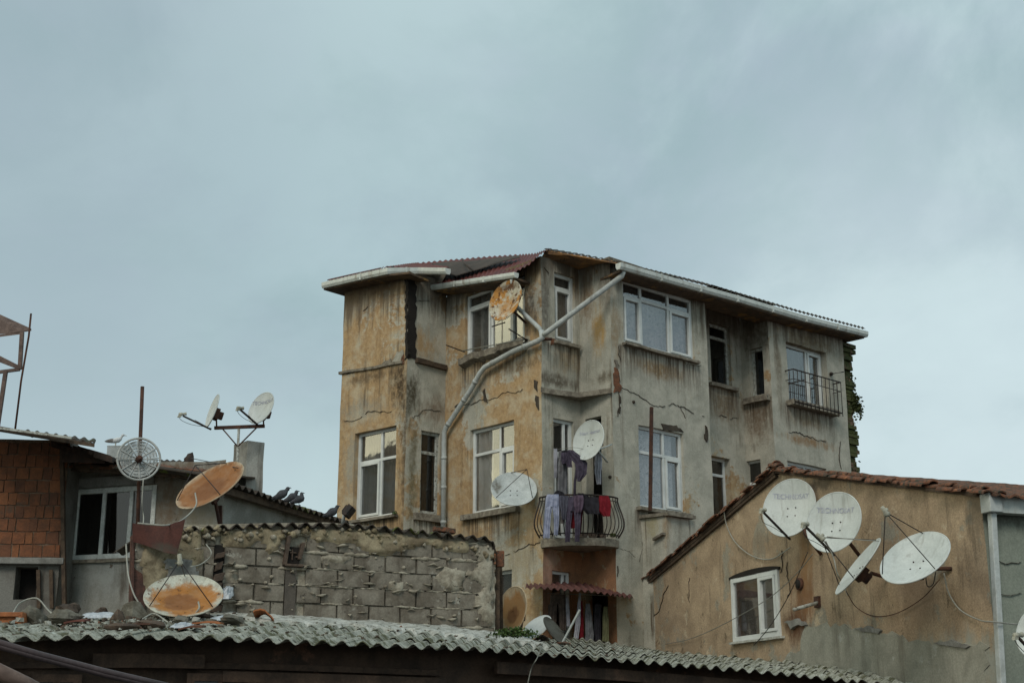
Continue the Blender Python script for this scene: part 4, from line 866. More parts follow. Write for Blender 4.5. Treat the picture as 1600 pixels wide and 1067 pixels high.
# mesh dish like a fan
def mesh_dish():
    u, v, Y = 217, 717, 17.9; c = at(u, v, Y); w = (c - CAMP).normalized(); right = w.cross(Vector((0, 0, 1))).normalized(); up = right.cross(w)
    nn = (-w + right * .12 + up * .15).normalized(); ya = (up - nn * up.dot(nn)).normalized(); xa = ya.cross(nn); Rr = 32.5 * (c - CAMP).dot(FWD) / FPX
    T = thing('mesh_dish', 'round pale wire mesh dish like a fan with radial ribs on the thin rusty pole', 'satellite dish', tuple(c))
    L = lambda r, t: c + xa * r * Rr * math.cos(t) + ya * r * Rr * math.sin(t) + nn * (.16 * Rr * (r * r - 1))
    m = bpy.data.materials.new('perforated_sheet'); m.use_nodes = True; g = G(m.node_tree)
    b = g.n('ShaderNodeBsdfPrincipled', {'Base Color': (.42, .44, .43), 'Roughness': .6}); pos = g.n('ShaderNodeNewGeometry', None, 0)
    nz = g.noise(pos, 14, 4, .6); g.n('ShaderNodeOutputMaterial', {0: g.n('ShaderNodeMixShader', {0: g.mr(nz, .35, .65, .55, .92), 1: g.n('ShaderNodeBsdfTransparent'), 2: b})})
    mb = MB(); mb.grid([[L(r / 8 + .02, t * math.pi / 24) for t in range(49)] for r in range(8)]); mb.build('mesh_panel', m, T)
    mr_ = M('mesh_wire', (.46, .47, .45), (.34, .35, .33), 8, rough=.6, bump=0)
    mb = MB(); mb.tube([L(1, t * math.pi / 24) for t in range(49)], .016, 6, cap=False); mb.build('rim', mr_, T)
    for k in range(12):
        t = k * math.pi / 6 + .1; mb = MB(); mb.tube([L(r, t) + nn * .006 for r in (.12, .4, .7, 1)], .009 if k % 2 else .006, 5); mb.build('rib', mr_, T)
    mb = MB()
    mb.tube([L(.42, t * math.pi / 24) + nn * .008 for t in range(49)], .005, 4, cap=False)
    for k in range(12):
        for rr in (.55, .72, .86):
            t0 = k * math.pi / 6 + .1; mb.tube([L(rr, t0 + x) + nn * .008 for x in (.10, .2, .3, .42)], .006, 4)
    mb.build('wire_pattern', mr_, T)
    mb = MB(); mb.tube([L(0, 0) + nn * (-.04), L(0, 0) + nn * .10], .045, 10); mb.tube([L(0, 0) + nn * .02, L(0, 0) + nn * .24 - ya * .02], .012, 6); mb.build('hub', m_rustiron, T)
    for a, b in ((0, math.pi), ):
        mb = MB(); mb.tube([L(1.12, a), L(0, 0) + nn * .06, L(1.12, b)], .006, 5); mb.build('feed_rods', mr_, T)
mesh_dish()
mb = MB(); mb.tube([at(222.5, 604, 18.1), at(218, 720, 18.1), at(214.5, 850, 18.1)], .026, 8); tag(mb.build('rusty_pole', m_rustiron), 'thin rusty pole rising behind the mesh dish above the left roofs', 'pole')
# ================================================================ BLOCK WALL SHED
k0 = walk(at(600, 900, 16.9).xy, KD, 205, 900); k1 = walk(k0, KD, 772, 900); FK = Face(k0, k1)
SH = thing('block_shed', 'rough grey cinder block shed with crumbling plaster and wavy sheet roof edge', 'shed', (k0.x, k0.y, 0))
m_block = M('cinder_block', (.235, .21, .17), (.13, .11, .085), 4.2, spots=((.06, .05, .04), .60, 11), patch=[((.31, .295, .25), .60, 3), ((.11, .09, .07), .60, 2)], bump=.8, bscale=110, dist=.008, streak=((.06, .045, .035), .5, 5), rough=.95)
m_mort = M('mortar', (.40, .365, .29), (.21, .18, .135), 9, bump=.9, bscale=60, spots=((.07, .055, .035), .62, 12), rough=.95)
m_rub0 = M('dark_rubble', (.11, .075, .055), (.06, .045, .035), 8, bump=1.0, dist=.02)
m_patch = M('plaster_rest', (.35, .295, .195), (.16, .125, .08), 4.5, bump=.9, bscale=40, dist=.015, spots=((.08, .07, .03), .60, 7), patch=[((.13, .10, .045), .60, 2.0)], rough=.95)
def ztopK(a):
    t = a / FK.L; return 4.02 + .17 * min(1, t / .5) if t < .6 else 4.19 - .10 * (t - .6) / .4
am = FK.px(345, 900)[0]; ac = FK.px(443, 900)[0]; ac2 = FK.px(463, 900)[0]
mb = MB(); mb.wall(FK, 0, FK.L, 2.3, 4.25, (), top=ztopK, k=.006, mi=1, step=.2)
course = .203; z = 2.62; r = 0
while z < 4.2:
    off = (r % 2) * .2; a = off - .4
    while a < FK.L:
        x0_, x1_ = max(a + .008, 0.02), min(a + .39, FK.L - .02)
        for (lo, hi) in ((ac, ac2), (am - .10, am + .02)):
            if x0_ < lo < x1_: x1_ = lo
            elif lo <= x0_ < hi: x0_ = min(hi, x1_)
        zt_ = min(z + .19, ztopK(a) - .02)
        if x1_ - x0_ > .05 and zt_ - z > .05:
            d = random.uniform(.014, .032) + .02; j = lambda: random.uniform(-.005, .005); g_ = .006
            P = [FK.p(x0_ + j(), z + j(), 0), FK.p(x1_ + j(), z + j(), 0), FK.p(x1_ + j(), zt_ + j(), 0), FK.p(x0_ + j(), zt_ + j(), 0)]; Qs = [p + FK.n3 * d for p in P]
            ctr = sum(Qs, Vector()) / 4; nu, nv = 6, 3
            rows = [[(Qs[0].lerp(Qs[1], i / nu)).lerp(Qs[3].lerp(Qs[2], i / nu), jj / nv) + FK.n3 * (noise.noise((i * 1.3 + a * 9, jj * 1.3 + z * 9, 0)) * .006 - (.006 if i in (0, nu) or jj in (0, nv) else 0)) for i in range(nu + 1)] for jj in range(nv + 1)]
            mb.grid(rows, 0, False); mb.add(P + Qs, [(0, 1, 5, 4), (1, 2, 6, 5), (2, 3, 7, 6), (3, 0, 4, 7)], 0)
        a += .4
    # squeezed mortar along the course
    if r > 0:
        x = .0
        while x < FK.L - .1:
            ln = random.uniform(.15, .5)
            if random.random() < .8:
                n = max(3, int(ln / .035)); fat = random.random() < .3
                mb.tube([FK.p(min(x + ln * i / n, FK.L), z - .008 + random.uniform(-.006, .006) - (.012 if fat else 0), .03 + random.uniform(0, .01)) for i in range(n + 1)], [random.uniform(.009, .018) * (1.9 if fat else 1) * math.sin(math.pi * (i + .4) / (n + .8)) ** .5 for i in range(n + 1)], 6, 1)
            x += ln + random.uniform(.0, .12)
    z += course; r += 1
for k in range(26):   # blobs of mortar
    a = random.uniform(.3, FK.L - .1); zz_ = random.uniform(2.95, 3.85); n = 5; rr_ = random.uniform(.012, .035)
    mb.tube([FK.p(a, zz_, .02), FK.p(a + .01, zz_ + .005, .045), FK.p(a + .015, zz_, .06 + rr_ * .4)], [rr_, rr_ * .8, rr_ * .2], 7, 1)
def rough_patch(poly, d=.075, mi=2, seg=.05, jag=.02):
    """thick lumpy remains of plaster: a raised field with ragged outline"""
    P = [FK.px(u, v) for u, v in poly]; xs = [p[0] for p in P]; zs_ = [p[1] for p in P]
    def inside(x, z):
        c = False; n = len(P)
        for i in range(n):
            (x1, z1), (x2, z2) = P[i], P[(i + 1) % n]
            if (z1 > z) != (z2 > z) and x < (x2 - x1) * (z - z1) / (z2 - z1) + x1: c = not c
        return c
    nx = int((max(xs) - min(xs)) / .035); nz = int((max(zs_) - min(zs_)) / .035); V = {}; vs = []; fs = []
    def vid(i, j):
        if (i, j) not in V:
            x = min(xs) + i * .035; z = min(zs_) + j * .035; V[(i, j)] = len(vs)
            h = d + noise.noise((x * 5, z * 5, mi)) * .022 + noise.noise((x * 14, z * 14, 4)) * .012
            edge = not all(inside(x + a * .05 + noise.noise((x * 9, z * 9, 1)) * .05, z + b * .05) for a, b in ((1, 0), (-1, 0), (0, 1), (0, -1)))
            vs.append(FK.p(x + noise.noise((x * 11, z * 11, 8)) * .02, z + noise.noise((x * 11, z * 11, 18)) * .02, h * (.35 if edge else 1)))
        return V[(i, j)]
    for i in range(nx):
        for j in range(nz):
            x = min(xs) + (i + .5) * .035; z = min(zs_) + (j + .5) * .035
            if inside(x + noise.noise((x * 6, z * 6, 3)) * .07, z + noise.noise((x * 6, z * 6, 13)) * .06): fs.append((vid(i, j), vid(i + 1, j), vid(i + 1, j + 1), vid(i, j + 1)))
    mb.add(vs, fs, mi, True)
rough_patch([(345, 824), (440, 820), (447, 850), (420, 872), (405, 850), (380, 862), (350, 858)])
rough_patch([(470, 822), (545, 822), (730, 842), (742, 870), (700, 866), (660, 856), (640, 866), (600, 872), (575, 868), (550, 856), (500, 852), (478, 846)])
rough_patch([(740, 845), (772, 848), (775, 985), (760, 985), (745, 965), (735, 940), (745, 915), (728, 905), (720, 890), (745, 880), (735, 862)], .08, 1)
rough_patch([(215, 822), (320, 826), (322, 880), (300, 900), (285, 890), (262, 905), (240, 930), (225, 950), (212, 940)], .075)
rough_patch([(240, 868), (300, 865), (318, 900), (310, 925), (262, 915)], .085, 3)
rough_patch([(600, 900), (640, 905), (625, 935), (600, 925)], .07, 1); rough_patch([(690, 880), (730, 888), (725, 925), (700, 930), (672, 905)], .07, 1); rough_patch([(500, 862), (560, 868), (560, 878), (530, 886), (495, 880)], .07, 1); rough_patch([(465, 905), (540, 908), (520, 922), (470, 918)], .065, 1); rough_patch([(345, 960), (470, 962), (560, 975), (560, 985), (345, 985)], .08, 1)
for k in range(90):
    a = random.uniform(.1, FK.L - .05); zz_ = ztopK(a) + random.uniform(-.20, -.06); r_ = random.uniform(.02, .05)
    mb.tube([FK.p(a - r_, zz_, .03), FK.p(a, zz_ + random.uniform(-.02, .02), .07 + r_ * .5), FK.p(a + r_ * 1.2, zz_ + random.uniform(-.03, .02), .04)], [r_ * .4, r_ * random.uniform(.6, 1), r_ * .3], 6, random.choice((1, 2, 2)))
for k in range(70):      # smeared mortar
    a = random.uniform(.3, FK.L - .1); zz_ = random.uniform(2.9, 3.95); w_ = random.uniform(.04, .16); h_ = random.uniform(.02, .06)
    mb.tube([FK.p(a, zz_, .05), FK.p(a + w_ * .5, zz_ + random.uniform(-.02, .02), .058), FK.p(a + w_, zz_ + random.uniform(-.03, .03), .05)], [h_ * .3, h_, h_ * .25], 7, 1, flat=.35)
mb.build('wall', [m_block, m_mort, m_patch, m_con], SH)
mb = MB(); mb.fbox(FK, ac + .01, ac2 - .01, 2.6, FK.px(455, 880)[1], .0, .045)
mb.build('concrete_post', M('post_concrete', (.10, .085, .07), (.07, .06, .05), 4, streak=((.16, .15, .13), .5, 4), bump=.6), SH)
mb = MB()
for i, (z_, d_) in enumerate(((2.95, .05), (3.12, .02), (3.24, .06), (3.38, .03), (3.47, .06), (3.6, .03), (3.72, .08))):
    mb.obox(FK.p(am - .04, z_, d_), FK.t3 * random.uniform(.035, .07) + Vector((0, 0, random.uniform(-.02, .02))), FK.n3 * .04, Vector((.01, 0, random.uniform(.03, .055))))
mb.fbox(FK, am - .10, am + .02, 2.7, 3.85, .001, .02, 1)
mb.build('broken_pier', [m_rub0, m_dark], SH, bevel=.015)
# hollow brick opening with reddish cheeks
a = FK.px(457, 865)[0]; mb = MB(); zc_ = FK.px(457, 868)[1]
mb.fbox(FK, a - .075, a + .075, zc_ - .10, zc_ + .10, .03, .045); mb.build('brick_hole', m_dark, SH)
mb = MB()
for dx in (-.09, .085): mb.obox(FK.p(a + dx, zc_ + .05, .06), FK.t3 * .022 , FK.n3 * .045, Vector((.02, 0, .17 if dx < 0 else .1)))
mb.fbox(FK, a - .11, a + .11, zc_ - .135, zc_ - .105, .02, .10); mb.fbox(FK, a - .025, a - .01, zc_ - .06, zc_ + .07, .04, .07); mb.fbox(FK, a + .02, a + .05, zc_ - .03, zc_ - .01, .04, .08); mb.fbox(FK, a - .05, a + .03, zc_ + .02, zc_ + .035, .04, .075)
mb.build('brick_frame', m_rub0, SH, bevel=.006)
# right return of the shed and dark upright board
FKr = Face(k1, k1 + Vector((-KD.y, KD.x)) * 2.2)
mb = MB(); mb.wall(FKr, 0, FKr.L, 2.3, 4.08, step=.2, k=.02); mb.build('wall', m_mort, SH)
mb = MB(); p0 = at(777, 1000, 17.6); p1 = at(777, 886, 17.6); mb.bar(p0, p1, .07, .06); p0 = at(783, 1000, 17.9); p1 = at(781, 880, 17.9); mb.bar(p0, p1, .05, .06)
mb.build('corner_board', m_wood, SH)
mb = MB(); mb.obox(at(781, 873, 17.6), Vector((.05, .01, 0)), Vector((-.01, .05, 0)), Vector((0, 0, .10))); mb.obox(at(773, 873, 17.45), Vector((.012, .01, 0)), Vector((-.01, .02, 0)), Vector((0, 0, .07))); mb.build('loose_brick', m_tile, SH, bevel=.01)
mb = MB()
fe = [FK.P3(228, 829, .10), FK.P3(345, 823, .12), FK.P3(430, 819, .12), FK.P3(545, 819, .12), FK.P3(640, 828, .12), FK.P3(730, 838, .12), FK.P3(768, 841, .12), FK.P3(779, 866, .10)]
dn = Vector((-KD.y, KD.x, 0)) * 2.4
corr(mb, fe, [p + dn + Vector((0, 0, .03)) for p in fe[:-1]] + [fe[-1] + dn], .165, .030, .012, 4, jag=.05)
mb.build('roof', m_moldroof, SH)
# bricks on the shed roof
br = MB(); br.obox(at(694, 828, 17.35), Vector((.13, .03, -.015)), Vector((-.02, .06, 0)), Vector((0, 0, .03))); tag(br.build('roof_brick', m_tile, bevel=.008), 'single red brick lying on the wavy roof edge below the downpipe', 'brick')
# ================================================================ LEFT BUILDINGS
LV = n2((-6500, 2243)); L2b = at(170, 800, 20.3).xy; l20 = walk(L2b, LV, 92, 800); l21 = walk(L2b, LV, 349, 800); FL = Face(l20, l21)
LB = thing('stained_house', 'low stained plaster house with a peeling three-pane window and board roof', 'house', (l20.x, l20.y, 0))
hL = [FL.rect(116, 241, 763, 871)]
mp_L = M('stained_plaster', (.30, .30, .27), (.20, .195, .17), 1.7, streak=((.07, .05, .035), .95, 4), bump=.6, spots=((.09, .07, .05), .62, 6),
         blobs=[(gp(FL, 265, 790), (.35, .8), (.14, .09, .05), .8), (gp(FL, 225, 800), (.25, .9), (.10, .075, .05), .8), (gp(FL, 110, 900), (.15, 1.0), (.07, .05, .035), .9), (gp(FL, 310, 800), (.4, .5), (.20, .17, .11), .7), (gp(FL, 150, 905), (.5, .4), (.33, .34, .32), .7), (gp(FL, 250, 735), (1.5, .15), (.12, .08, .05), .8)])
topL = lambda a: 5.64 - .03 * a
mb = MB(); mb.wall(FL, 0, FL.L, 2.5, 5.64, hL, top=topL, k=.02); mb.build('wall', [mp_L], LB)
window(LB, FL, hL[0], .04, (0, .36, .70, 1), None, None, fm=M('chalky_frame', (.62, .64, .61), (.48, .50, .47), 8, spots=((.12, .09, .06), .66, 16), bump=.4, rough=.8), gm_=m_glassd, sill=(.06, .05, .05), smat=m_sill, fw=.06, curt=[(0, 1, 0, .98)], cmat=M('brown_curtain', (.075, .055, .048), (.05, .04, .036), 3, bump=.1))
mb = MB(); mb.fbox(FL, FL.px(116, 750)[0], FL.px(242, 750)[0], FL.px(170, 760)[1], FL.px(170, 745)[1], .0, .03); mb.build('lintel', m_con, LB)
mb = MB(); mb.bar(FL.P3(47, 726, .35), FL.P3(300, 741, .35), .09, .11); mb.build('fascia', m_wood, LB)
# eave side going back to the right
e0 = FL.p(FL.L, 0).xy; ED = n2((850, 2243)); e1 = walk(e0, ED, 560, 830); FE2 = Face(e0, e1)
zE = FE2.px(400, 772)[1]
mb = MB(); mb.wall(FE2, 0, FE2.L, 2.5, zE, step=.3, k=.02); mb.build('wall', mp_L, LB)
mb = MB(); ea = FE2.P3(350, 756, .25); eb = FE2.P3(548, 817, .25); back = Vector((-ED.y, ED.x, 0)) * 3.4
corr(mb, [ea + Vector((-.35 * ED.x, -.35 * ED.y, .06)), ea.lerp(eb, .5) + Vector((0, 0, .0)), eb], [ea + back + Vector((0, 0, .75)), ea.lerp(eb, .5) + back + Vector((0, 0, .75)), eb + back + Vector((0, 0, .75))], .177, .032, .014, 4)
mb.build('roof', m_moldroof, LB)
mb = MB(); mb.bar(FE2.P3(350, 766, .12), FE2.P3(548, 826, .12), .10, .10); mb.build('eave_beam', m_wood, LB)
# tiles and boards of the front roof
mb = MB()
pA, pB = FL.P3(50, 720, .42), FL.P3(345, 740, .42)
for k in range(34):
    t = k / 33; p = pA.lerp(pB, t) + Vector((0, random.uniform(0, .5), random.uniform(-.01, .06))); ln = random.uniform(.14, .3)
    mb.obox(p, Vector((ln / 2, random.uniform(-.03, .03), random.uniform(-.03, .02))), Vector((.02, .22, .05)), Vector((0, 0, random.uniform(.01, .02))))
mb.build('roof', m_tile, LB)
mb = MB(); mb.hexa([pA + Vector((0, -.02, -.02)), pB + Vector((0, -.02, -.02)), pB + Vector((0, 2.6, .40)), pA + Vector((0, 2.6, .40)), pA + Vector((0, -.02, .0)), pB + Vector((0, -.02, .0)), pB + Vector((0, 2.6, .43)), pA + Vector((0, 2.6, .43))]); mb.build('roof', m_wood, LB)
mb = MB(); corr(mb, [at(249, 731, 20.6), at(300, 733, 20.6)], [at(249, 718, 21.4), at(302, 720, 21.4)], .09, .012, .01, 3); tag(mb.build('roof_sheet', m_moldroof), 'short piece of dark corrugated sheet lying on the roof right of the mesh dish', 'roof sheet')
# brick house at far left
LBR = thing('brick_house', 'bare orange hollow brick house at far left with shadowed sloping roof', 'house', (at(40, 800, 19.4).x, 19.4, 0))
b0 = at(-120, 800, 19.75).xy; b1 = at(100, 800, 19.9).xy; FB2 = Face(b0, b1)
m_hbrick = M('hollow_brick', (.235, .09, .042), (.14, .062, .034), 7, patch=[((.12, .07, .045), .58, 1.2)], spots=((.10, .06, .04), .62, 8), streak=((.05, .035, .03), .6, 3), bump=.7)
m_bmort = M('brick_mortar', (.23, .155, .105), (.12, .08, .055), 6, bump=.8)
hb = [FB2.rect(22, 58, 886, 936)]; zs0 = FB2.px(50, 882)[1]; zs1 = FB2.px(50, 872)[1]
mb = MB(); mb.wall(FB2, 0, FB2.L, zs0, 5.9, (), k=.008, mi=1, step=.3)
z = zs1 + .02; r = 0; cols_ = [m_hbrick]
while z < 5.8:
    a = -(r % 2) * .10
    while a < FB2.L:
        w_ = random.choice((.17, .18, .16, .13, .19, .11)); x0_, x1_ = max(a, 0.01), min(a + w_ - .012, FB2.L - .01)
        if x1_ - x0_ > .04:
            d = random.uniform(.0, .010); jj = lambda: random.uniform(-.009, .009)
            P = [FB2.p(x0_ + jj(), z + jj(), 0), FB2.p(x1_ + jj(), z + jj(), 0), FB2.p(x1_ + jj(), z + .170 + jj(), 0), FB2.p(x0_ + jj(), z + .170 + jj(), 0)]
            Q2 = [p + FB2.n3 * (d + .012) for p in P]; mb.add(P + Q2, [(4, 5, 6, 7), (0, 1, 5, 4), (1, 2, 6, 5), (2, 3, 7, 6), (3, 0, 4, 7)], random.choice((0, 0, 0, 2, 3)))
        a += w_
    z += .186; r += 1
m_hb2 = M('hollow_brick_dark', (.165, .07, .038), (.11, .052, .032), 6, bump=.7); m_hb3 = M('hollow_brick_light', (.27, .105, .046), (.17, .072, .036), 6, bump=.9)
mb.build('brick_wall', [m_hbrick, m_bmort, m_hb2, m_hb3], LBR)
mp_LB = M('grey_dirty_plaster', (.19, .185, .165), (.12, .11, .095), 1.8, streak=((.05, .04, .03), .9, 4), bump=.6)
mb = MB(); mb.wall(FB2, 0, FB2.L, 0, zs0, hb, k=.015, depth=.3); mb.build('wall', mp_LB, LBR)
FB3 = Face(b1, b1 + Vector((0, .6))); mb = MB(); mb.wall(FB3, 0, FB3.L, 0, 5.9, k=.015); mb.build('wall', mp_LB, LBR)
mb = MB(); mb.fbox(FB2, 0, FB2.L + .08, zs0, zs1, -.1, .12); mb.build('floor_slab', m_con, LBR, bevel=.01)
mb = MB(); h = hb[0]; mb.fbox(FB2, h[0] - .05, h[1] + .05, h[2] - .05, h[3] + .05, -.32, -.30); mb.build('opening', m_dark, LBR)
mb = MB()
for x_ in (.0, .1): mb.bar(FB2.P3(60 + x_ * 200, 890, .06), FB2.P3(61 + x_ * 200, 950, .06), .05, .05)
mb.bar(FB2.P3(97, 700, .05), FB2.P3(101, 958, .05), .10, .05); mb.build('timber', m_wood, LBR)
# overhanging sloping roof with gutter-like pale edge
mb = MB(); r0, r1 = at(-60, 659, 18.3), at(148, 693, 18.4); r2, r3 = at(148, 692, 19.9), at(-60, 655, 21)
mb.hexa([r0 - Vector((0, 0, .05)), r1 - Vector((0, 0, .05)), r2 - Vector((0, 0, .02)), r3 - Vector((0, 0, .05)), r0, r1, r2, r3]); mb.build('roof', m_wood, LBR)
mb = MB(); mb.bar(at(-60, 661, 18.25), at(112, 684, 18.32), .035, .03); mb.build('roof_edge', m_oldwood, LBR)
mb = MB(); corr(mb, [at(40, 678, 18.7), at(148, 691, 18.5)], [at(40, 672, 20), at(150, 687, 20)], .14, .02, .02, 2); mb.build('roof', m_moldroof, LBR)
mb = MB()
for k in range(9):
    t = k / 8; mb.obox(at(98 + 66 * t, 700 + 14 * t + random.uniform(-2, 2), 19.6), Vector((.12, .05, -.03)), Vector((-.03, .2, .03)), Vector((0, 0, random.uniform(.02, .06))))
mb.hexa([at(95, 722, 19.5), at(165, 724, 19.5), at(165, 724, 21), at(95, 722, 21), at(95, 696, 19.5), at(160, 715, 19.5), at(160, 713, 21), at(95, 694, 21)])
mb.build('collapsed_tiles', M('dark_tiles', (.06, .035, .025), (.035, .025, .02), 9, bump=.8), LBR)
# pale chimney stump with the gull
mb = MB(); p = at(186, 722, 22.0); mb.obox(p + Vector((0, 0, .03)), Vector((.17, 0, 0)), Vector((0, .15, 0)), Vector((0, 0, .2))); mb.obox(p + Vector((0, 0, .235)), Vector((.175, 0, 0)), Vector((0, .155, 0)), Vector((0, 0, .012)))
tag(mb.build('chimney_stump', M('pale_render', (.40, .42, .42), (.32, .34, .33), 4, streak=((.16, .14, .12), .5, 5), bump=.3), bevel=.012), 'small pale square chimney stump under the seagull', 'chimney')
# steel frame at far left
TW = thing('steel_frame', 'brown steel rooftop frame with flat deck cut by the left picture edge', 'steel frame', tuple(at(0, 660, 21)))
Yt = 20.5; q = lambda u, v, y=Yt: at(u, v, y)
mb = MB(); mb.hexa([q(-60, 527), q(33, 519.5), q(49, 517, 20.6), q(-60, 470, 20.6), q(-60, 526), q(33, 518.3), q(49, 513.5, 20.6), q(-60, 464, 20.6)])
mb.hexa([q(-60, 534), q(34, 522), q(34, 522, 22), q(-60, 534, 22), q(-60, 531), q(34, 518), q(34, 518, 22), q(-60, 531, 22)]); mb.build('deck', m_steel, TW)
for a, b, w_ in (((34.5, 519), (31, 577), .055), ((-60, 528), (29, 573), .04), ((-60, 540), (31, 575), .05), ((-60, 589), (31, 577), .045), ((9, 580), (-4, 668), .055), ((-30, 500), (-34, 660), .055)):
    mb = MB(); mb.bar(q(*a), q(*b), w_, w_); mb.build('beam', m_steel, TW)
mb = MB(); mb.tube([q(48.5, 490, 20.4), q(45, 525, 20.4), q(33, 595, 20.4), q(23.5, 672, 20.4)], .016, 6); tag(mb.build('thin_pole', m_rustiron), 'thin dark leaning rod beside the steel frame at far left', 'pole')
# rust beam and hanging sheet
mb = MB(); mb.bar(at(216, 838, 15.75), at(213, 965, 15.6), .17, .05); mb.bar(at(207, 838, 15.7), at(204, 965, 15.55), .02, .12); tag(mb.build('rusty_beam', M('rust_plate', (.12, .055, .04), (.055, .03, .024), 6, streak=((.04, .026, .022), .8, 6), bump=.5)), 'upright rust red steel beam at the left end of the block wall', 'beam')
mb = MB(); tp = [(207, 817), (228, 820), (248, 821), (268, 818), (289, 811)]; md = [(207, 832), (226, 836), (246, 841), (263, 842), (283, 840)]; bt = [(207, 846), (222, 850), (242, 857), (258, 863), (276, 866)]
mb.grid([[at(u, v, 15.5 + .05 * math.sin(i * 1.5) + .03 * j) for i, (u, v) in enumerate(r_)] for j, r_ in enumerate((tp, md, bt))], thick=.012, tdir=(0, 1, 0))
tag(mb.build('bent_sheet', M('maroon_sheet', (.12, .045, .035), (.08, .035, .03), 4, blobs=[(tuple(at(255, 858, 15.5)), (.28, .08), (.08, .075, .06), .9)], rough=.55, bump=.3)), 'bent maroon metal sheet hanging below the big tilted rusty dish', 'metal sheet')
mb = MB(); mb.bar(at(344, 790, 17.9), at(344, 835, 17.9), .05, .05); tag(mb.build('short_post', m_rustiron), 'short dark iron post standing under the tilted rusty dish', 'post')
# rag on the roof
def rock(c, r, sq=(1, 1, .7), seed=0, mat=None, name='rubble', rot=0):
    mb = MB(); rows = []; cr, sr_ = math.cos(rot), math.sin(rot)
    for i in range(9):
        ph = math.pi * i / 8; row = []
        for j in range(13):
            th = 2 * math.pi * (j % 12) / 12; d = Vector((math.sin(ph) * math.cos(th), math.sin(ph) * math.sin(th), math.cos(ph)))
            k = 1 + .38 * noise.noise(d * 1.1 + Vector((seed * 3.7, 0, 0))) + .22 * noise.noise(d * 2.6 + Vector((0, seed * 5.1, 0)))
            # flatten some sides so that pieces read as broken chunks
            for m_ in range(4):
                nv = Vector((math.sin(seed * 9 + m_ * 2.4), math.cos(seed * 5 + m_ * 1.7), math.sin(seed + m_))).normalized(); t = d.dot(nv) * k
                if t > .62: k *= .62 / t
            p = Vector((d.x * sq[0], d.y * sq[1], d.z * sq[2])) * r * k; row.append(Vector(c) + Vector((p.x * cr - p.y * sr_, p.x * sr_ + p.y * cr, p.z)))
        rows.append(row)
    mb.grid(rows, smooth=False); return mb.build(name, mat or m_con)
m_rag = M('dark_rag', (.06, .04, .032), (.035, .028, .024), 9, bump=.6)
tag(rock(at(296, 722, 20.7), .11, (.8, .6, 1.25), 3, m_rag, 'bundle'), 'small dark brown bundle perched on the left roof before the chimney', 'bundle')
# ================================================================ FOREGROUND CORRUGATED ROOF
EDGE = [(-520, 992, 11.7), (-90, 997, 12.0), (0, 997.5, 12.3), (200, 997, 12.6), (400, 1002, 12.9), (640, 1012, 13.5), (800, 1021, 14.2), (950, 1031, 14.9), (1120, 1046, 15.7), (1350, 1067, 16.7), (1450, 1076, 17.0)]
EP, EL = resample([at(*e) for e in EDGE], 400)
BS = [(-7, .14), (-3.5, .135), (-1, .12), (.6, .085), (2.2, .075), (3.4, .095), (4.5, .14), (8, .16)]
def slope(x):
    for (x0, s0), (x1, s1) in zip(BS, BS[1:]):
        if x <= x1: return s0 + (s1 - s0) * max(0, (x - x0) / (x1 - x0))
    return BS[-1][1]
def edge_at(s): k = max(0, min(399.999, s / EL * 400)); i = int(k); return EP[i].lerp(EP[i + 1], k - i)
FR_ = thing('roofed_outbuilding', 'low dark outbuilding in front under a mossy wavy asbestos roof', 'outbuilding', (0, 13.6, 0))
m_asb = M('asbestos_sheet', (.42, .42, .36), (.23, .23, .185), 3.6, spots=((.045, .04, .028), .56, 13), patch=[((.105, .105, .06), .53, 3.2), ((.48, .50, .45), .60, 4.5), ((.07, .06, .04), .62, 7)], bump=1.0, bscale=30, rough=.95, fine=.5)
def roofz(p2, s):  # height of the roof surface above plan distance
    return 0
DIR = Vector((.06, 1, 0)).normalized()
def rise(x, d):
    k = slope(x); f = max(0, min(1, (.6 - x) / 1.2)); d0 = 2.9; return k * d if d < d0 else k * d0 + (d - d0) * (k * (1 - f) + .035 * f)
def roof_pt(s, d, lift=0):
    e = edge_at(s); x = e + DIR * d; z = e.z + rise(e.x, d) + (.025 + .004 * noise.noise((s * 1.3, 0, 5))) * math.sin(2 * math.pi * (s + .02 * noise.noise((s * 2.1, 0, 0))) / .177) + .03 * noise.noise((s * .5, d * .5, 0)) + lift
    return Vector((x.x, x.y, z))
def surf(u, v):   # ray onto the roof surface -> world point
    r = ray(u, v); best = None
    for k in range(60, 500):
        p = CAMP + r * (k * .05); s = min(range(0, 401, 4), key=lambda i: abs(EP[i].x + DIR.x * (p.y - EP[i].y) - p.x)); e = EP[s]
        if p.y > e.y and p.z <= e.z + rise(e.x, p.y - e.y) + .03: return p
    return best or at(u, v, 16)
mb = MB(); NR = [(0, 1.05), (.95, 2.1), (2.0, 3.2), (3.1, 4.4), (4.2, 5.6), (5.4, 6.9), (6.7, 8.4), (8.2, 10.5)]
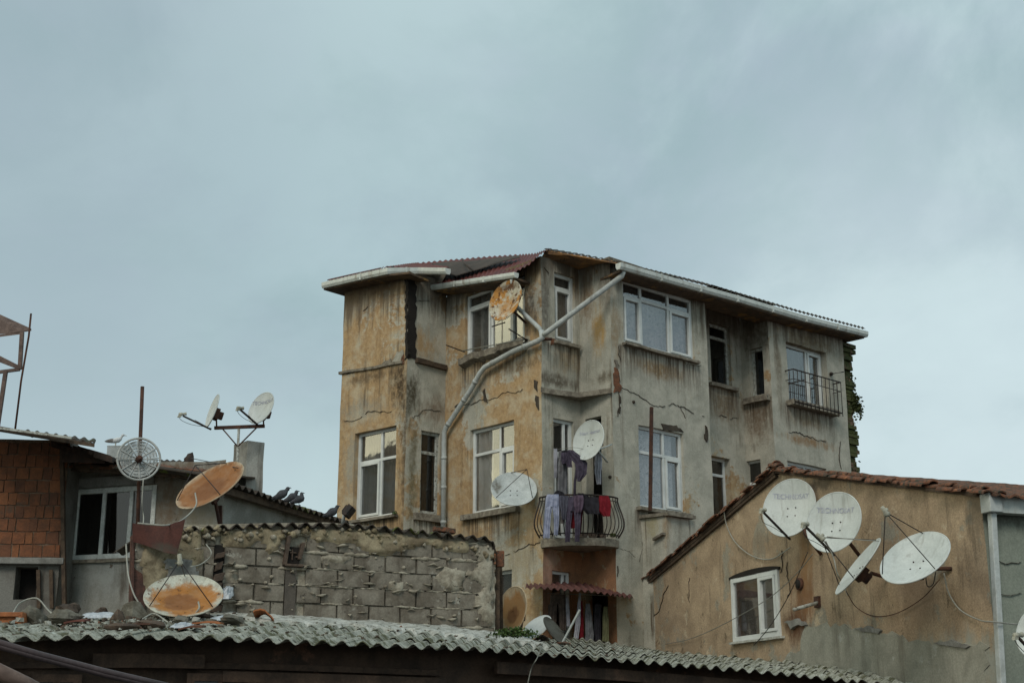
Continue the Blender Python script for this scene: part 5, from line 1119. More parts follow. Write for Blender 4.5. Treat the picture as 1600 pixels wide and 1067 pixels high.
for ri, (d0, d1) in enumerate(NR):
    s = random.uniform(-.3, 0)
    while s < EL:
        w_ = 1.06; s1 = min(s + w_, EL); jd = random.uniform(-.06, .05) if ri == 0 else random.uniform(-.12, .08); tilt = random.uniform(-.01, .014); n = int((s1 - max(s, 0)) / .022)
        if n > 3:
            rows = []
            for j in range(5):
                t = j / 4; row = []
                for i in range(n + 1):
                    ss = max(s, 0) + (s1 - max(s, 0)) * i / n; d = d0 + jd + (d1 - d0 - jd) * t
                    if j == 0: d += .05 * noise.noise((ss * 7, ri * 3, 1)) + .03 * noise.noise((ss * 23, ri * 3, 1)) + (.12 if noise.noise((ss * 2.3, ri * 7, 5)) > .42 else 0)
                    row.append(roof_pt(ss, d, .018 * (1 - t) + .004 + ri * .002 + tilt * (i / n) + noise.noise((ss * 6, d * 4, 3)) * .006))
                rows.append(row)
            mb.grid(rows, thick=.009)
        s += w_ - .08
mb.build('roof', m_asb, FR_)
# timber and wall below
m_darkwood = M('dark_timber', (.10, .062, .042), (.05, .033, .024), 5, streak=((.02, .015, .012), .7, 4), bump=.8)
m_wallf = M('brown_front_wall', (.10, .062, .042), (.05, .034, .025), 2.2, patch=[((.16, .085, .055), .58, 1.6)], streak=((.03, .022, .018), .8, 4), bump=.6)
s_ = 0
wl = [edge_at(EL * k / 8) + DIR * .55 for k in range(9)]
mb = MB()
for k in range(8):
    F = Face(wl[k].xy, wl[k + 1].xy); zA, zB = wl[k].z + rise(wl[k].x, .55) - .0, wl[k + 1].z + rise(wl[k + 1].x, .55) - .0; mb.wall(F, 0, F.L, 0, max(zA, zB), top=lambda a, zA=zA, zB=zB, L=F.L: zA + (zB - zA) * a / L, step=.3, k=.004)
for k_, q_ in ((0, 0), (1, 8)):
    e_ = wl[q_]; F = Face(e_.xy, e_.xy + Vector((DIR.x, DIR.y)) * (5.5 if q_ == 0 else 1.0)); mb.wall(F, 0, F.L, 0, e_.z, step=.6, k=.01)
mb.build('wall', m_wallf, FR_)
def along(s0_, s1_, dz, d, w_, h_, mat, name):
    mb = MB(); n = max(2, int((s1_ - s0_) / .8)); P = [edge_at(s0_ + (s1_ - s0_) * i / n) + DIR * d + Vector((0, 0, dz)) for i in range(n + 1)]
    for i in range(n): mb.bar(P[i], P[i + 1] + (P[i + 1] - P[i]) * .004, w_, h_)
    mb.build(name, mat, FR_, bevel=.006)
def s_of(u): return EL * min(range(401), key=lambda i: abs((lambda r, e: r.x / r.y - e.x / e.y)(ray(u, 1010), EP[i]))) / 400
along(s_of(120), s_of(300), -.17, .40, .05, .13, m_darkwood, 'beam'); along(s_of(330), s_of(690), -.30, .42, .05, .10, m_darkwood, 'beam'); along(s_of(770), s_of(1340), -.13, .30, .06, .12, m_darkwood, 'beam'); along(0, s_of(680), -.20, .50, .04, .06, m_darkwood, 'beam')
for (u0, u1, dz) in ((20, 100, .28), (270, 385, .27), (480, 625, .30)):
    sA, sB = s_of(u0), s_of(u1); mb = MB(); a_, b_ = edge_at(sA) + DIR * .46, edge_at(sB) + DIR * .46; zt_ = min(a_.z, b_.z) - dz; F = Face(a_.xy, b_.xy)
    mb.fbox(F, 0, .07, .9, zt_, -.03, .03); mb.fbox(F, F.L - .07, F.L, .9, zt_, -.03, .03); mb.fbox(F, F.L / 2 - .03, F.L / 2 + .03, .9, zt_ - .07, -.025, .025); mb.fbox(F, 0.07, F.L - .07, zt_ - .07, zt_, -.03, .03)
    w = mb.build('window', m_darkwood, FR_); mb = MB(); mb.fbox(F, .05, F.L - .05, .9, zt_ - .04, -.02, -.012); mb.build('pane', M('dark_pane', (.02, .018, .016), rough=.2, bump=0, spec=.5), w)
# mortar flashing along the foot of the block wall
def roof_under(p):
    e = min(EP[::4], key=lambda e: abs(e.x + DIR.x * (p.y - e.y) - p.x)); return e.z + rise(e.x, p.y - e.y)
mb = MB(); n = 170; NK = 14; rows = [[] for _ in range(NK)]
for i in range(n + 1):
    a = FK.px(322, 960)[0] + (FK.L + .15 - FK.px(322, 960)[0]) * i / n; t = i / n
    wd = 1.35 + .55 * noise.noise((a * 1.3, 3, 0)) + .30 * noise.noise((a * 4.7, 3, 0)) + .12 * noise.noise((a * 13, 3, 0)); wd *= min(1, .35 + i / 25)
    for k in range(NK):
        q_ = k / (NK - 1); d = wd * q_; p = FK.p(a, 0, d); zr_ = roof_under(p)
        lift = (.055 + .06 * (1 - q_) ** 2 + noise.noise((a * 3, d * 3, 2)) * .035 + noise.noise((a * 11, d * 11, 5)) * .018) * (1 if k < NK - 1 else -.4)
        rows[k].append(Vector((p.x, p.y, zr_ + lift)))
mb.grid(rows); tag(mb.build('mortar_flashing', M('pale_mortar', (.50, .50, .455), (.30, .30, .265), 6, spots=((.09, .08, .055), .56, 12), patch=[((.20, .19, .155), .58, 3)], bump=1.0, dist=.02)), 'pale lumpy mortar flashing along the foot of the block wall', 'mortar')
# ================================================================ LAUNDRY
def garment(label, cat, strips, Y, mat, group=None, fold=.022, hang=None, name='garment', seed=0, lean=0.0):
    """strips: list of strips, each a list of (v, uL, uR) rows from top to bottom"""
    mb = MB()
    for si, st_ in enumerate(strips):
        rows = []; nr = (len(st_) - 1) * 4
        for k in range(nr + 1):
            t = k / 4; i = min(int(t), len(st_) - 2); f = t - i; v = st_[i][0] * (1 - f) + st_[i + 1][0] * f; ul = st_[i][1] * (1 - f) + st_[i + 1][1] * f; ur = st_[i][2] * (1 - f) + st_[i + 1][2] * f
            n = 12; row = []
            for j in range(n + 1):
                u = ul + (ur - ul) * j / n; bul = math.sin(math.pi * j / n) * .02
                dy = fold * math.sin(j * 1.5 + seed + si + v * .05) * (.4 + .6 * k / nr) + .02 * noise.noise((u * .12, v * .12, seed)) - bul
                row.append(at(u + noise.noise((v * .15, seed, si)) * .8, v + noise.noise((u * .2, seed, 7)) * 1.2, Y + dy - lean * k / nr))
            rows.append(row)
        mb.grid(rows, thick=.012, tdir=(0, 1, 0))
    o = mb.build(name, mat); tag(o, label, cat, group); return o
LG = 'washing on the balcony'; Z5 = lambda x, y: (840 + x / 5.93, 690 + y / 5.93)
def S(*rows): return [(690 + y / 5.93, 840 + a / 5.93, 840 + b / 5.93) for y, a, b in rows]
Yb = 23.2
c_jean = cloth('pale_jeans', (.32, .34, .44), (.20, .22, .31)); c_purp = cloth('dark_purple_cloth', (.085, .07, .10), (.045, .038, .055)); c_blk = cloth('charcoal_cloth', (.03, .028, .034)); c_red = cloth('red_cloth', (.19, .018, .026), (.12, .01, .015)); c_grey = cloth('grey_cloth', (.15, .15, .16)); c_white = cloth('white_cloth', (.36, .36, .40), (.26, .26, .29))
garment('pale blue jeans hung over the left of the balcony railing', 'jeans', [S((485, 90, 195), (530, 75, 205), (600, 70, 200)), S((600, 70, 135), (700, 62, 122), (800, 55, 115), (892, 50, 112)), S((590, 135, 200), (700, 150, 200), (865, 150, 188))], Yb, c_jean, LG, name='jeans', seed=1)
garment('dark purple trousers hung over the middle of the balcony railing', 'trousers', [S((505, 300, 395), (560, 270, 400), (640, 262, 400)), S((640, 262, 325), (760, 258, 310), (928, 255, 300)), S((640, 335, 400), (760, 345, 400), (925, 345, 388))], Yb, c_purp, LG, name='trousers', seed=2)
garment('wine red cloth showing between the dark purple trouser legs', 'cloth', [S((590, 300, 400), (700, 300, 405), (800, 310, 400))], Yb + .12, c_red, LG, name='cloth', seed=3)
garment('charcoal cloth hung between the purple trousers and the red garment', 'cloth', [S((510, 375, 560), (560, 400, 570), (620, 410, 570), (668, 455, 572))], Yb + .02, c_blk, LG, name='cloth', seed=4)
garment('dull red garment hung at the right of the balcony railing', 'garment', [S((500, 572, 655), (560, 560, 680), (640, 560, 680), (690, 610, 675))], Yb + .03, c_red, LG, seed=5)
garment('crumpled black sock bundle on top of the railing beside the pale jeans', 'garment', [S((455, 165, 225), (480, 150, 245), (510, 170, 250))], Yb + .05, c_blk, LG, seed=6)
garment('crumpled black rag on top of the railing right of the purple trousers', 'garment', [S((475, 370, 420), (500, 375, 470), (545, 390, 500))], Yb + .04, c_blk, LG, seed=16)
garment('wine red shirt tail hanging under the charcoal cloth on the railing', 'shirt', [S((600, 385, 430), (700, 380, 415), (850, 375, 400))], Yb + .10, cloth('wine_cloth', (.10, .02, .03)), LG, name='shirt', seed=21)
garment('grey cloth tucked over the railing between the jeans and the purple trousers', 'cloth', [S((520, 190, 265), (560, 200, 262), (700, 205, 255), (760, 215, 250))], Yb + .10, cloth('ash_cloth', (.20, .19, .19)), LG, name='cloth', seed=22)
garment('mauve garment bunched over the rail between the charcoal cloth and the purple trousers', 'garment', [S((495, 330, 420), (540, 322, 430), (600, 335, 425), (655, 350, 405))], Yb - .03, cloth('mauve_cloth', (.12, .085, .12)), LG, fold=.04, seed=31)
garment('grey purple cloth draped over the rail just left of the purple trousers', 'cloth', [S((500, 200, 285), (545, 195, 290), (640, 215, 280), (720, 225, 268))], Yb - .01, cloth('slate_cloth', (.10, .10, .13)), LG, name='cloth', fold=.04, seed=32)
LH = 'washing on the line above the balcony'
garment('dark mauve shirt slung diagonally on the line below the white dish', 'shirt', [S((75, 285, 325), (110, 275, 370), (150, 300, 430), (200, 345, 462), (300, 358, 455), (368, 365, 395)), S((90, 275, 300), (160, 250, 318), (235, 275, 320))], 23.5, c_purp, LH, name='shirt', seed=7)
garment('long grey towel hanging before the left balcony window', 'towel', [S((85, 195, 270), (200, 188, 272), (340, 185, 275), (490, 182, 275))], 23.75, c_grey, LH, name='towel', seed=8)
garment('dark top hanging behind the grey towel', 'top', [S((80, 225, 285), (150, 215, 290), (215, 235, 290))], 23.65, c_blk, LH, name='top', seed=9)
garment('light shirt hanging in the dark balcony doorway', 'shirt', [S((110, 535, 590), (180, 525, 600), (290, 528, 590), (392, 550, 590))], 23.75, c_white, LH, name='shirt', seed=10)
garment('narrow dark sleeve hanging below the mauve shirt', 'garment', [S((240, 352, 375), (380, 335, 358), (500, 330, 352))], 23.55, c_purp, LH, seed=11)
mb = MB(); mb.tube(spline([at(866, 703, 23.9), at(895, 699, 23.55), at(925, 703, 23.6), at(943, 701, 24.0)], 6), .004, 5); tag(mb.build('clothes_line', m_cable_g), 'thin clothes line strung across the notch above the balcony', 'clothes line')
garment('striped pale shirt hanging at the left edge of the dark balcony window', 'shirt', [S((60, 148, 180), (130, 146, 186), (230, 150, 184), (330, 152, 180))], 23.8, c_white, LH, name='shirt', seed=23)
garment('mauve sleeve spread left from the slung shirt', 'garment', [S((100, 215, 285), (150, 218, 280), (205, 225, 262))], 23.52, c_purp, LH, seed=24)
LL = 'washing under the red sheet awning'; S3 = lambda *rows: [(820 + y / 4.21, 740 + a / 4.21, 740 + b / 4.21) for y, a, b in rows]
Yl = 23.7
garment('brown trousers hung upside down at the left under the red awning', 'trousers', [S3((455, 505, 605), (520, 500, 608)), S3((520, 492, 548), (600, 490, 545), (690, 492, 540)), S3((520, 556, 610), (600, 562, 612), (690, 565, 608))], Yl, cloth('brown_cloth', (.085, .065, .055)), LL, name='trousers', seed=12)
garment('narrow white cloth hung right of the brown trousers', 'cloth', [S3((470, 606, 620), (560, 608, 632), (665, 612, 636))], Yl - .05, c_white, LL, name='cloth', seed=13)
garment('white shirt hung in the middle under the red awning', 'shirt', [S3((445, 694, 706), (520, 684, 706), (650, 668, 702), (745, 660, 690))], Yl - .05, c_white, LL, name='shirt', seed=14)
garment('red shirt hung right beside the white shirt', 'shirt', [S3((500, 704, 716), (600, 702, 722), (760, 695, 724))], Yl, c_red, LL, name='shirt', seed=15)
garment('grey shirt hung right of the red one under the awning', 'shirt', [S3((515, 736, 765), (600, 732, 780), (700, 735, 788), (765, 735, 790))], Yl, c_grey, LL, name='shirt', seed=17)
garment('black trousers hung between the grey and the olive garment', 'trousers', [S3((520, 795, 840), (650, 792, 838), (765, 795, 838))], Yl + .05, c_blk, LL, name='trousers', seed=18)
garment('olive green top hung at the far right under the awning', 'top', [S3((535, 855, 880), (620, 848, 888), (765, 845, 890))], Yl, cloth('olive_cloth', (.13, .13, .07)), LL, name='top', seed=19)
mb = MB(); mb.tube([at(855, 926, 23.75), at(952, 930, 23.75)], .006, 5); tag(mb.build('clothes_rail', m_cable_g), 'thin clothes rail fixed below the red sheet awning', 'rail')
AW = MB(); q4 = lambda x, y, Y: at(740 + x / 4.21, 820 + y / 4.21, Y)
corr(AW, [q4(340, 418, 23.25), q4(430, 408, 23.2), q4(600, 420, 23.1), q4(780, 436, 23.1), q4(900, 455, 23.2), q4(1050, 478, 23.6)], [q4(345, 390, 23.9), q4(430, 384, 24.3), q4(560, 372, 24.6), q4(720, 380, 24.5), q4(900, 430, 24.1), q4(1045, 462, 24.3)], .115, .022, .008, 3, jag=.1)
tag(AW.build('sheet_awning', M('maroon_awning', (.13, .05, .042), (.08, .036, .032), 6, spots=((.05, .04, .03), .6, 9), bump=.4, rough=.7)), 'small maroon corrugated sheet awning below the iron balcony', 'awning')
# ================================================================ RUBBLE, BIRDS, PLANTS, CABLES, LAMP
RG = 'rubble along the corrugated roof'
m_rub = M('rubble_stone', (.17, .16, .13), (.09, .08, .06), 7, bump=1.0, dist=.02); m_rub2 = M('brown_rubble', (.10, .07, .05), (.06, .045, .035), 8, bump=1.0, dist=.02); m_plastic = M('plastic_bag', (.50, .53, .56), (.34, .37, .40), 9, rough=.35, bump=.9, dist=.02, spec=.6)
def onroof(u, v, lift=0):
    p = surf(u, v); return p + Vector((0, 0, lift))
RB = [(52, 966, .10, m_rub, 'rounded grey stone right of the flat red brick at the left roof end', (1, 1, .95)), (98, 968, .10, m_rub, 'flat grey lump of mortar left of the white plastic heap', (1.5, .8, .6)), (106, 958, .12, m_rub2, 'brown clod behind the flat grey lump on the left of the roof', (1.1, .8, .7)),
      (157, 957, .08, m_rub2, 'small pointed brown clod above the white plastic heap', (1.1, .8, .8)), (205, 962, .12, m_rub, 'large rough concrete chunk left below the wide rusty dish', (1.2, .9, .9)), (182, 966, .07, m_rub2, 'small brown chunk touching the large concrete chunk', (.8, .8, 1.2)), (262, 960, .11, m_rub2, 'brown earthy chunk under the middle of the wide rusty dish', (1.3, .8, .8)),
      (283, 970, .09, m_rub, 'broken slab of pale mortar before the wide rusty dish', (1.5, .7, .45)), (232, 976, .09, m_rub2, 'dark flat clod between concrete chunk and pale slab', (1.7, .8, .4)), (190, 978, .08, m_rub2, 'dark flat clod below the large concrete chunk', (1.6, .8, .35)), (312, 962, .08, m_rub2, 'dark clod right behind the pale mortar slab', (1.3, .8, .6)),
      (366, 972, .10, m_rub, 'low grey heap of mortar left of the leaning orange tile', (1.8, .8, .5)), (395, 962, .06, m_rub, 'small grey stone behind the leaning orange tile', (1.1, .8, .6)), (845, 996, .07, m_rub2, 'brown lump beneath the fallen white dish', (1.4, .8, .6)), (880, 1001, .05, m_tile, 'thin orange tile shard before the small dark dish', (1.6, .6, .3))]
for i, (u, v, r_, m_, lb, sq) in enumerate(RB):
    r_ *= 1.45; p = onroof(u, v + 6); o = rock(p + Vector((0, 0, r_ * .3)), r_, sq, i * 1.37 + 1, m_, 'rubble_stone', i * .7); tag(o, lb, 'stone', RG)
def chip(u, v, lx, lz, mat, label, name='broken_tile', cat='tile', tilt=.1, group='broken tiles on the roof'):
    p = onroof(u, v); mb = MB(); rows = []
    for i in range(9):
        t = i / 8; row = []
        for j in range(6):
            s_ = j / 5; x = (t - .5) * lx + noise.noise((i * .6, j, u)) * .02; y = (s_ - .5) * .2; row.append(p + Vector((x, y, .04 + lz * math.sin(math.pi * min(1, max(0, t))) * (.6 + .4 * s_) + y * tilt + x * tilt)))
        rows.append(row)
    mb.grid(rows, thick=.016); o = mb.build(name, mat); tag(o, label, cat, group); return o
m_tor = M('orange_tile', (.36, .13, .05), (.24, .09, .04), 8, bump=.5)
chip(413, 972, .22, .10, m_tor, 'bright orange broken tile leaning alone on the roof left of the block wall post', tilt=-.35)
chip(322, 980, .32, .03, m_tor, 'long flat orange tile right below the wide rusty dish', tilt=.05)
chip(300, 986, .22, .02, M('brown_tile', (.14, .06, .035), bump=.5), 'brown tile shard left of the long flat orange tile')
chip(215, 982, .36, .02, M('brown_tile_long', (.10, .05, .035), bump=.5), 'long dark brown tile lying at the roof edge under the concrete chunk')
chip(120, 976, .20, .015, M('red_shard', (.16, .06, .045), bump=.5), 'thin dull red shard near the white plastic heap')
bk = MB(); p = onroof(17, 972); bk.obox(p + Vector((0, 0, .07)), Vector((.14, 0, 0)), Vector((0, .1, 0)), Vector((0, 0, .022)))
bk.obox(p + Vector((0, .02, .02)), Vector((.13, 0, 0)), Vector((0, .08, 0)), Vector((0, 0, .03))); bk.obox(p + Vector((.12, 0, .02)), Vector((.018, 0, 0)), Vector((0, .1, 0)), Vector((0, 0, .045))); bk.obox(p + Vector((-.12, 0, .02)), Vector((.018, 0, 0)), Vector((0, .1, 0)), Vector((0, 0, .045)))
tag(bk.build('hollow_brick', m_tor, bevel=.006), 'flat hollow orange brick at the left picture edge on the corrugated roof', 'brick')
def crumple(u, v, rx, rz, label, mat=m_plastic, seed=0, name='plastic_bag', lift=.03):
    p = onroof(u, v) + Vector((0, 0, lift)); mb = MB(); rows = []
    for i in range(15):
        row = []
        for j in range(15):
            x = (i / 14 - .5) * 2; y = (j / 14 - .5) * 2; f = max(0, 1 - x * x) * max(0, 1 - y * y)
            ns = noise.noise((x * 2.2 + seed, y * 2.2, 1)) * .8 + noise.noise((x * 5 + seed, y * 5, 2)) * .5
            row.append(p + Vector((x * rx + ns * .03, y * .14, rz * (f ** .5 * .8 + ns * .55 * (f ** .3) + y * .3))))
        rows.append(row)
    mb.grid(rows, smooth=False, thick=.006, tdir=(0, 0, -1)); o = mb.build(name, mat); tag(o, label, 'plastic bag', 'plastic litter on the roof'); return o
crumple(155, 968, .20, .06, 'crumpled white plastic heap on the roof below the stained house window', seed=1)
crumple(352, 945, .07, .13, 'upright shiny white plastic scrap at the right of the wide rusty dish', seed=2, lift=.10)
crumple(350, 972, .15, .05, 'flat lilac white plastic scrap right of the orange tile', seed=3)
crumple(285, 984, .10, .05, 'small white plastic scrap at the roof edge below the wide rusty dish', seed=4)
crumple(236, 952, .08, .05, 'small white plastic scrap under the left rim of the wide rusty dish', seed=5)
mb = MB()
def bit(p, r_):
    V = []
    for dz in (0, 1):
        for k in range(4):
            t = k * math.pi / 2 + random.uniform(-.5, .5); V.append(p + Vector((math.cos(t) * r_ * random.uniform(.5, 1.3), math.sin(t) * r_ * random.uniform(.5, 1.2), dz * r_ * random.uniform(.5, 1.2))))
    mb.hexa(V, random.choice((0, 0, 0, 0, 1, 1, 3, 3, 2)))
for k in range(520):
    if k < 380: u = random.triangular(-20, 400, 220); v = random.gauss(973, 6) if random.random() < .8 else random.uniform(965, 990)
    else: u = random.uniform(330, 1000); v = 962 + (u - 330) * .072 + random.uniform(-4, 22)
    q_ = surf(u, min(v, 992 if u < 500 else v)); bit(q_ + Vector((0, 0, .015)), random.uniform(.006, .022) * (2.2 if random.random() < .14 and u < 420 else 1))
o = mb.build('rubble_bits', [m_rub, m_rub2, m_tile, M('pale_chip', (.42, .42, .38), bump=.4)]); o['kind'] = 'stuff'; o['label'] = 'small crumbs of mortar, brick and tile strewn over the corrugated roof'
# birds ---------------------------------------------------------------
def bird(label, cat, u, v, Y, L_, facing, mats, group=None, name='pigeon', gull=False, stretch=0, leg=None):
    """u,v = feet; facing +1 right, -1 left; one continuous body, wings folded"""
    f = at(u, v, Y); k = L_; fx = facing; P = lambda x, z, y=0: f + Vector((x * k * fx, y * k, z * k))
    spine = [(-.52, .26, .008), (-.40, .27, .035), (-.25, .29, .085), (-.05, .31, .135), (.10, .34, .15), (.20, .39, .125), (.26, .46, .075), (.29, .53, .062), (.32, .58, .075), (.37, .60, .06), (.42, .59, .022), (.49, .575, .006)]
    if gull: spine = [(-.58, .30, .006), (-.45, .29, .03), (-.25, .30, .09), (-.05, .33, .13), (.12, .37, .14), (.22, .43, .10), (.27, .50, .06), (.30, .57, .06), (.34, .62, .07), (.40, .62, .05), (.45, .60, .018), (.53, .585, .008)]
    if not gull: spine = [(x * .78, .30 + (z - .30) * .62 + x * .40, r * 1.5) for x, z, r in spine]; wt = .62
    else: wt = .2
    sp = [(x + (stretch * (z - .3) if x > .1 else 0), z * (1 + (0.12 * stretch if x > .2 else 0)), r) for x, z, r in spine]
    T = thing(name, label, cat, tuple(f), group)
    mb = MB(); mb.tube([P(x, z) for x, z, r in sp], [r * k for x, z, r in sp], 12, flat=1.0); mb.build('body', mats[0], T)
    for sd in (-1, 1):
        mb = MB(); rows = []
        for i in range(8):
            t = i / 7; x = (.17 - t * .70) * (.85 if not gull else 1); hw = .10 * math.sin(math.pi * min(1, t * .85 + .12)) ** .6; zc_ = (.33 + x * .45) if not gull else .36 - t * .07; yy = .125 * math.sin(math.pi * min(1, (1 - t) * .75 + .2)) * sd
            rows.append([P(x, zc_ + hw, yy * .65), P(x, zc_, yy + .02 * sd), P(x, zc_ - hw * .8, yy * .85)])
        mb.grid(rows, thick=.012 * k, tdir=(0, -sd, 0)); mb.build('wing', mats[1], T)
    bx, bz = sp[-2][0], sp[-2][1]; mb = MB(); mb.tube([P(bx, bz), P(bx + .07, bz - .01), P(bx + .10, bz - .03)], [.018 * k, .013 * k, .003 * k], 6); mb.build('beak', mats[2], T)
    for sd in (-1, 1):
        mb = MB(); mb.tube([P(.02, .24, .05 * sd), P(.0, .09, .05 * sd), P(.01, 0, .05 * sd), P(.09, -.0, .05 * sd)], .012 * k, 5); mb.build('leg', mats[2], T)
        mb = MB(); e = P(sp[-3][0] , sp[-3][1] + .01, .052 * sd); mb.tube([e - Vector((0, .004 * sd, 0)), e + Vector((0, .004 * sd, 0))], .012 * k, 6); mb.build('eye', m_iron, T)
mpg = M('pigeon_grey', (.075, .08, .09), (.045, .045, .05), 15, bump=.1); mpw = M('pigeon_wing', (.10, .10, .11), (.05, .05, .055), 20, bump=.1); mbk = M('dark_beak', (.05, .04, .035), bump=0)
bird('white seagull with grey wings standing on the pale chimney stump at left', 'seagull', 180, 698.5, 21.9, .32, 1, (M('gull_white', (.60, .62, .62), bump=.05), M('gull_wing', (.20, .19, .18), (.12, .11, .10), 10, bump=.1), M('gull_beak', (.35, .25, .08), bump=0)), name='seagull', gull=True)
PG = 'pigeons on the sloping roof edge'
bird('pigeon standing upright, leftmost of the flock on the sloping wavy roof', 'pigeon', 438, 783, 20.4, .30, 1, (mpg, mpw, mbk), PG, stretch=.3)
bird('pigeon in the middle pair with its head lowered behind its neighbour', 'pigeon', 455, 787, 20.9, .30, 1, (mpg, mpw, mbk), PG)
bird('pigeon in the middle pair nearest the eave, leaning forward to the right', 'pigeon', 467, 789, 20.8, .30, 1, (mpg, mpw, mbk), PG, stretch=-.4)
bird('lone pigeon near the low end of the sloping roof beside the ochre corner', 'pigeon', 517, 810, 21.6, .30, 1, (mpg, mpw, mbk), PG, stretch=.2)
# floodlight on the shed roof edge
FLt = thing('floodlight', 'small dark floodlight on a pale arm at the corner of the ochre bay', 'floodlight', tuple(at(538, 815, 17.2)))
mb = MB(); mb.tube([at(535, 818, 17.2), at(540, 794, 17.15)], .022, 8); mb.build('arm', m_pipe, FLt)
mb = MB(); c_ = at(545, 799, 17.1); d = Vector((.75, -.2, -.55)).normalized(); x = d.cross(Vector((0, 1, 0))).normalized(); y = x.cross(d); mb.obox(c_, d * .035, x * .075, y * .09); mb.obox(c_ - d * .05, d * .02, x * .05, y * .05); mb.build('lamp_head', m_iron, FLt, bevel=.01)
mb = MB(); mb.obox(c_ + d * .037, d * .003, x * .06, y * .075); mb.build('lens', m_glassd, FLt)
# plants: leafy tufts of many small leaves
def leaves(c, r, n, mat, name, label, cat, sz=.03, down=False, parent=None):
    mb = MB(); c = Vector(c)
    for i in range(n):
        d = Vector((random.gauss(0, 1), random.gauss(0, 1), random.gauss(0, 1))).normalized() * random.random() ** .5; p = c + Vector((d.x * r[0], d.y * r[1], d.z * r[2] if down else abs(d.z) * r[2]))
        a = Vector((random.uniform(-1, 1), random.uniform(-1, 1), random.uniform(-.4, 1))).normalized(); b = a.cross(Vector((random.uniform(-1, 1), random.uniform(-1, 1), random.uniform(-1, 1)))).normalized(); s_ = sz * random.uniform(.5, 1.3)
        mb.add([p, p + a * s_ * .5 + b * s_ * .35, p + a * s_, p + a * s_ * .5 - b * s_ * .35], [(0, 1, 2, 3)])
    st = MB()
    for i in range(7):
        e = c + Vector((random.uniform(-1, 1) * r[0] * .7, random.uniform(-1, 1) * r[1] * .7, random.uniform(.2, .9) * r[2] * (random.choice((-1, 1)) if down else 1))); st.tube([c, c.lerp(e, .5) + Vector((0, 0, .01)), e], [.005, .004, .002], 5)
    if parent is not None: mb.build(name, mat, parent); return
    T = thing(name, label, cat, tuple(c)); mb.build('foliage', mat, T); st.build('stems', m_wood, T)
m_grn = M('fresh_leaf', (.06, .10, .02), (.035, .065, .015), 20, rough=.6, bump=0); m_grd = M('dark_leaf', (.035, .05, .016), (.075, .085, .03), 25, rough=.7, bump=0)
leaves(onroof(803, 994), (.30, .12, .10), 700, m_grn, 'weed_tuft', 'bright green weeds growing on the roof below the rust streaked dish', 'weeds', .035)
leaves(FA.P3(617, 803, .10), (.05, .05, .06), 60, m_grn, 'sill_weed', 'tiny green weed sprouting at the lower left window sill', 'weed', .03)
pw = FI.p(FI.L + .42, 0, -.12); ziv = at(1340, 630, pw.y).z
IV = thing('wall_ivy', 'dark ivy and moss clinging to the broken brick edge right of the block', 'ivy', (pw.x, pw.y, ziv))
for (dx, dz, rx, rz, nn_) in ((.02, .0, .13, .20, 620), (-.07, .45, .09, .35, 420), (-.09, -.6, .09, .45, 500), (.12, -.12, .07, .06, 120), (-.06, 1.0, .06, .3, 260), (.18, -.22, .02, .09, 40), (-.12, -1.4, .09, .5, 380), (-.10, -2.0, .10, .4, 300), (-.2, .2, .12, .8, 500), (-.2, -.9, .12, .7, 500)):
    mb = MB()
    for i in range(nn_):
        p = Vector((pw.x + dx + random.gauss(0, .6) * rx - .04, pw.y + random.gauss(0, .06), ziv + dz + random.gauss(0, .5) * rz)); a = Vector((random.uniform(-1, 1), random.uniform(-1, .2), random.uniform(-1, .5))).normalized(); b = a.cross(Vector((random.random(), random.random(), random.random()))).normalized(); s_ = .06 * random.uniform(.5, 1.4)
        mb.add([p, p + a * s_ * .5 + b * s_ * .4, p + a * s_, p + a * s_ * .5 - b * s_ * .4], [(0, 1, 2, 3)])
    mb.build('foliage', m_grd, IV)
mb = MB(); mb.tube([Vector((pw.x - .1, pw.y, ziv - 1.2)), Vector((pw.x - .05, pw.y, ziv - .3)), Vector((pw.x, pw.y, ziv)), Vector((pw.x + .17, pw.y, ziv - .18))], .006, 5); mb.build('stem', m_wood, IV)
leaves(Vector(FF.P3(958, 838, .35)), (.05, .08, .05), 90, m_grd, 'balcony_plant', 'withered plant at the right foot of the balcony railing', 'plant', .035)
for i, (t, s_, lb) in enumerate(((.55, .9, 'dusty clay bowl on the balcony floor right of the purple trousers'), (.68, 1.0, 'low clay pot on the balcony floor below the charcoal cloth'), (.82, .8, 'small clay pot on the balcony floor below the red garment'))):
    b = c0.lerp(f0, t) + Fchord.n * (.22 - abs(t - .5) * .25); mb = MB(); p = Vector((b.x, b.y, zb + .12)); mb.tube([p, p + Vector((0, 0, .02)), p + Vector((0, 0, .09)), p + Vector((0, 0, .10)), p + Vector((0, 0, .085))], [.05 * s_, .055 * s_, .085 * s_, .085 * s_, .07 * s_], 14); tag(mb.build('flower_pot', M('pot_clay', (.20, .14, .10), (.13, .10, .08), 8, bump=.4)), lb, 'pot', 'pots on the balcony')
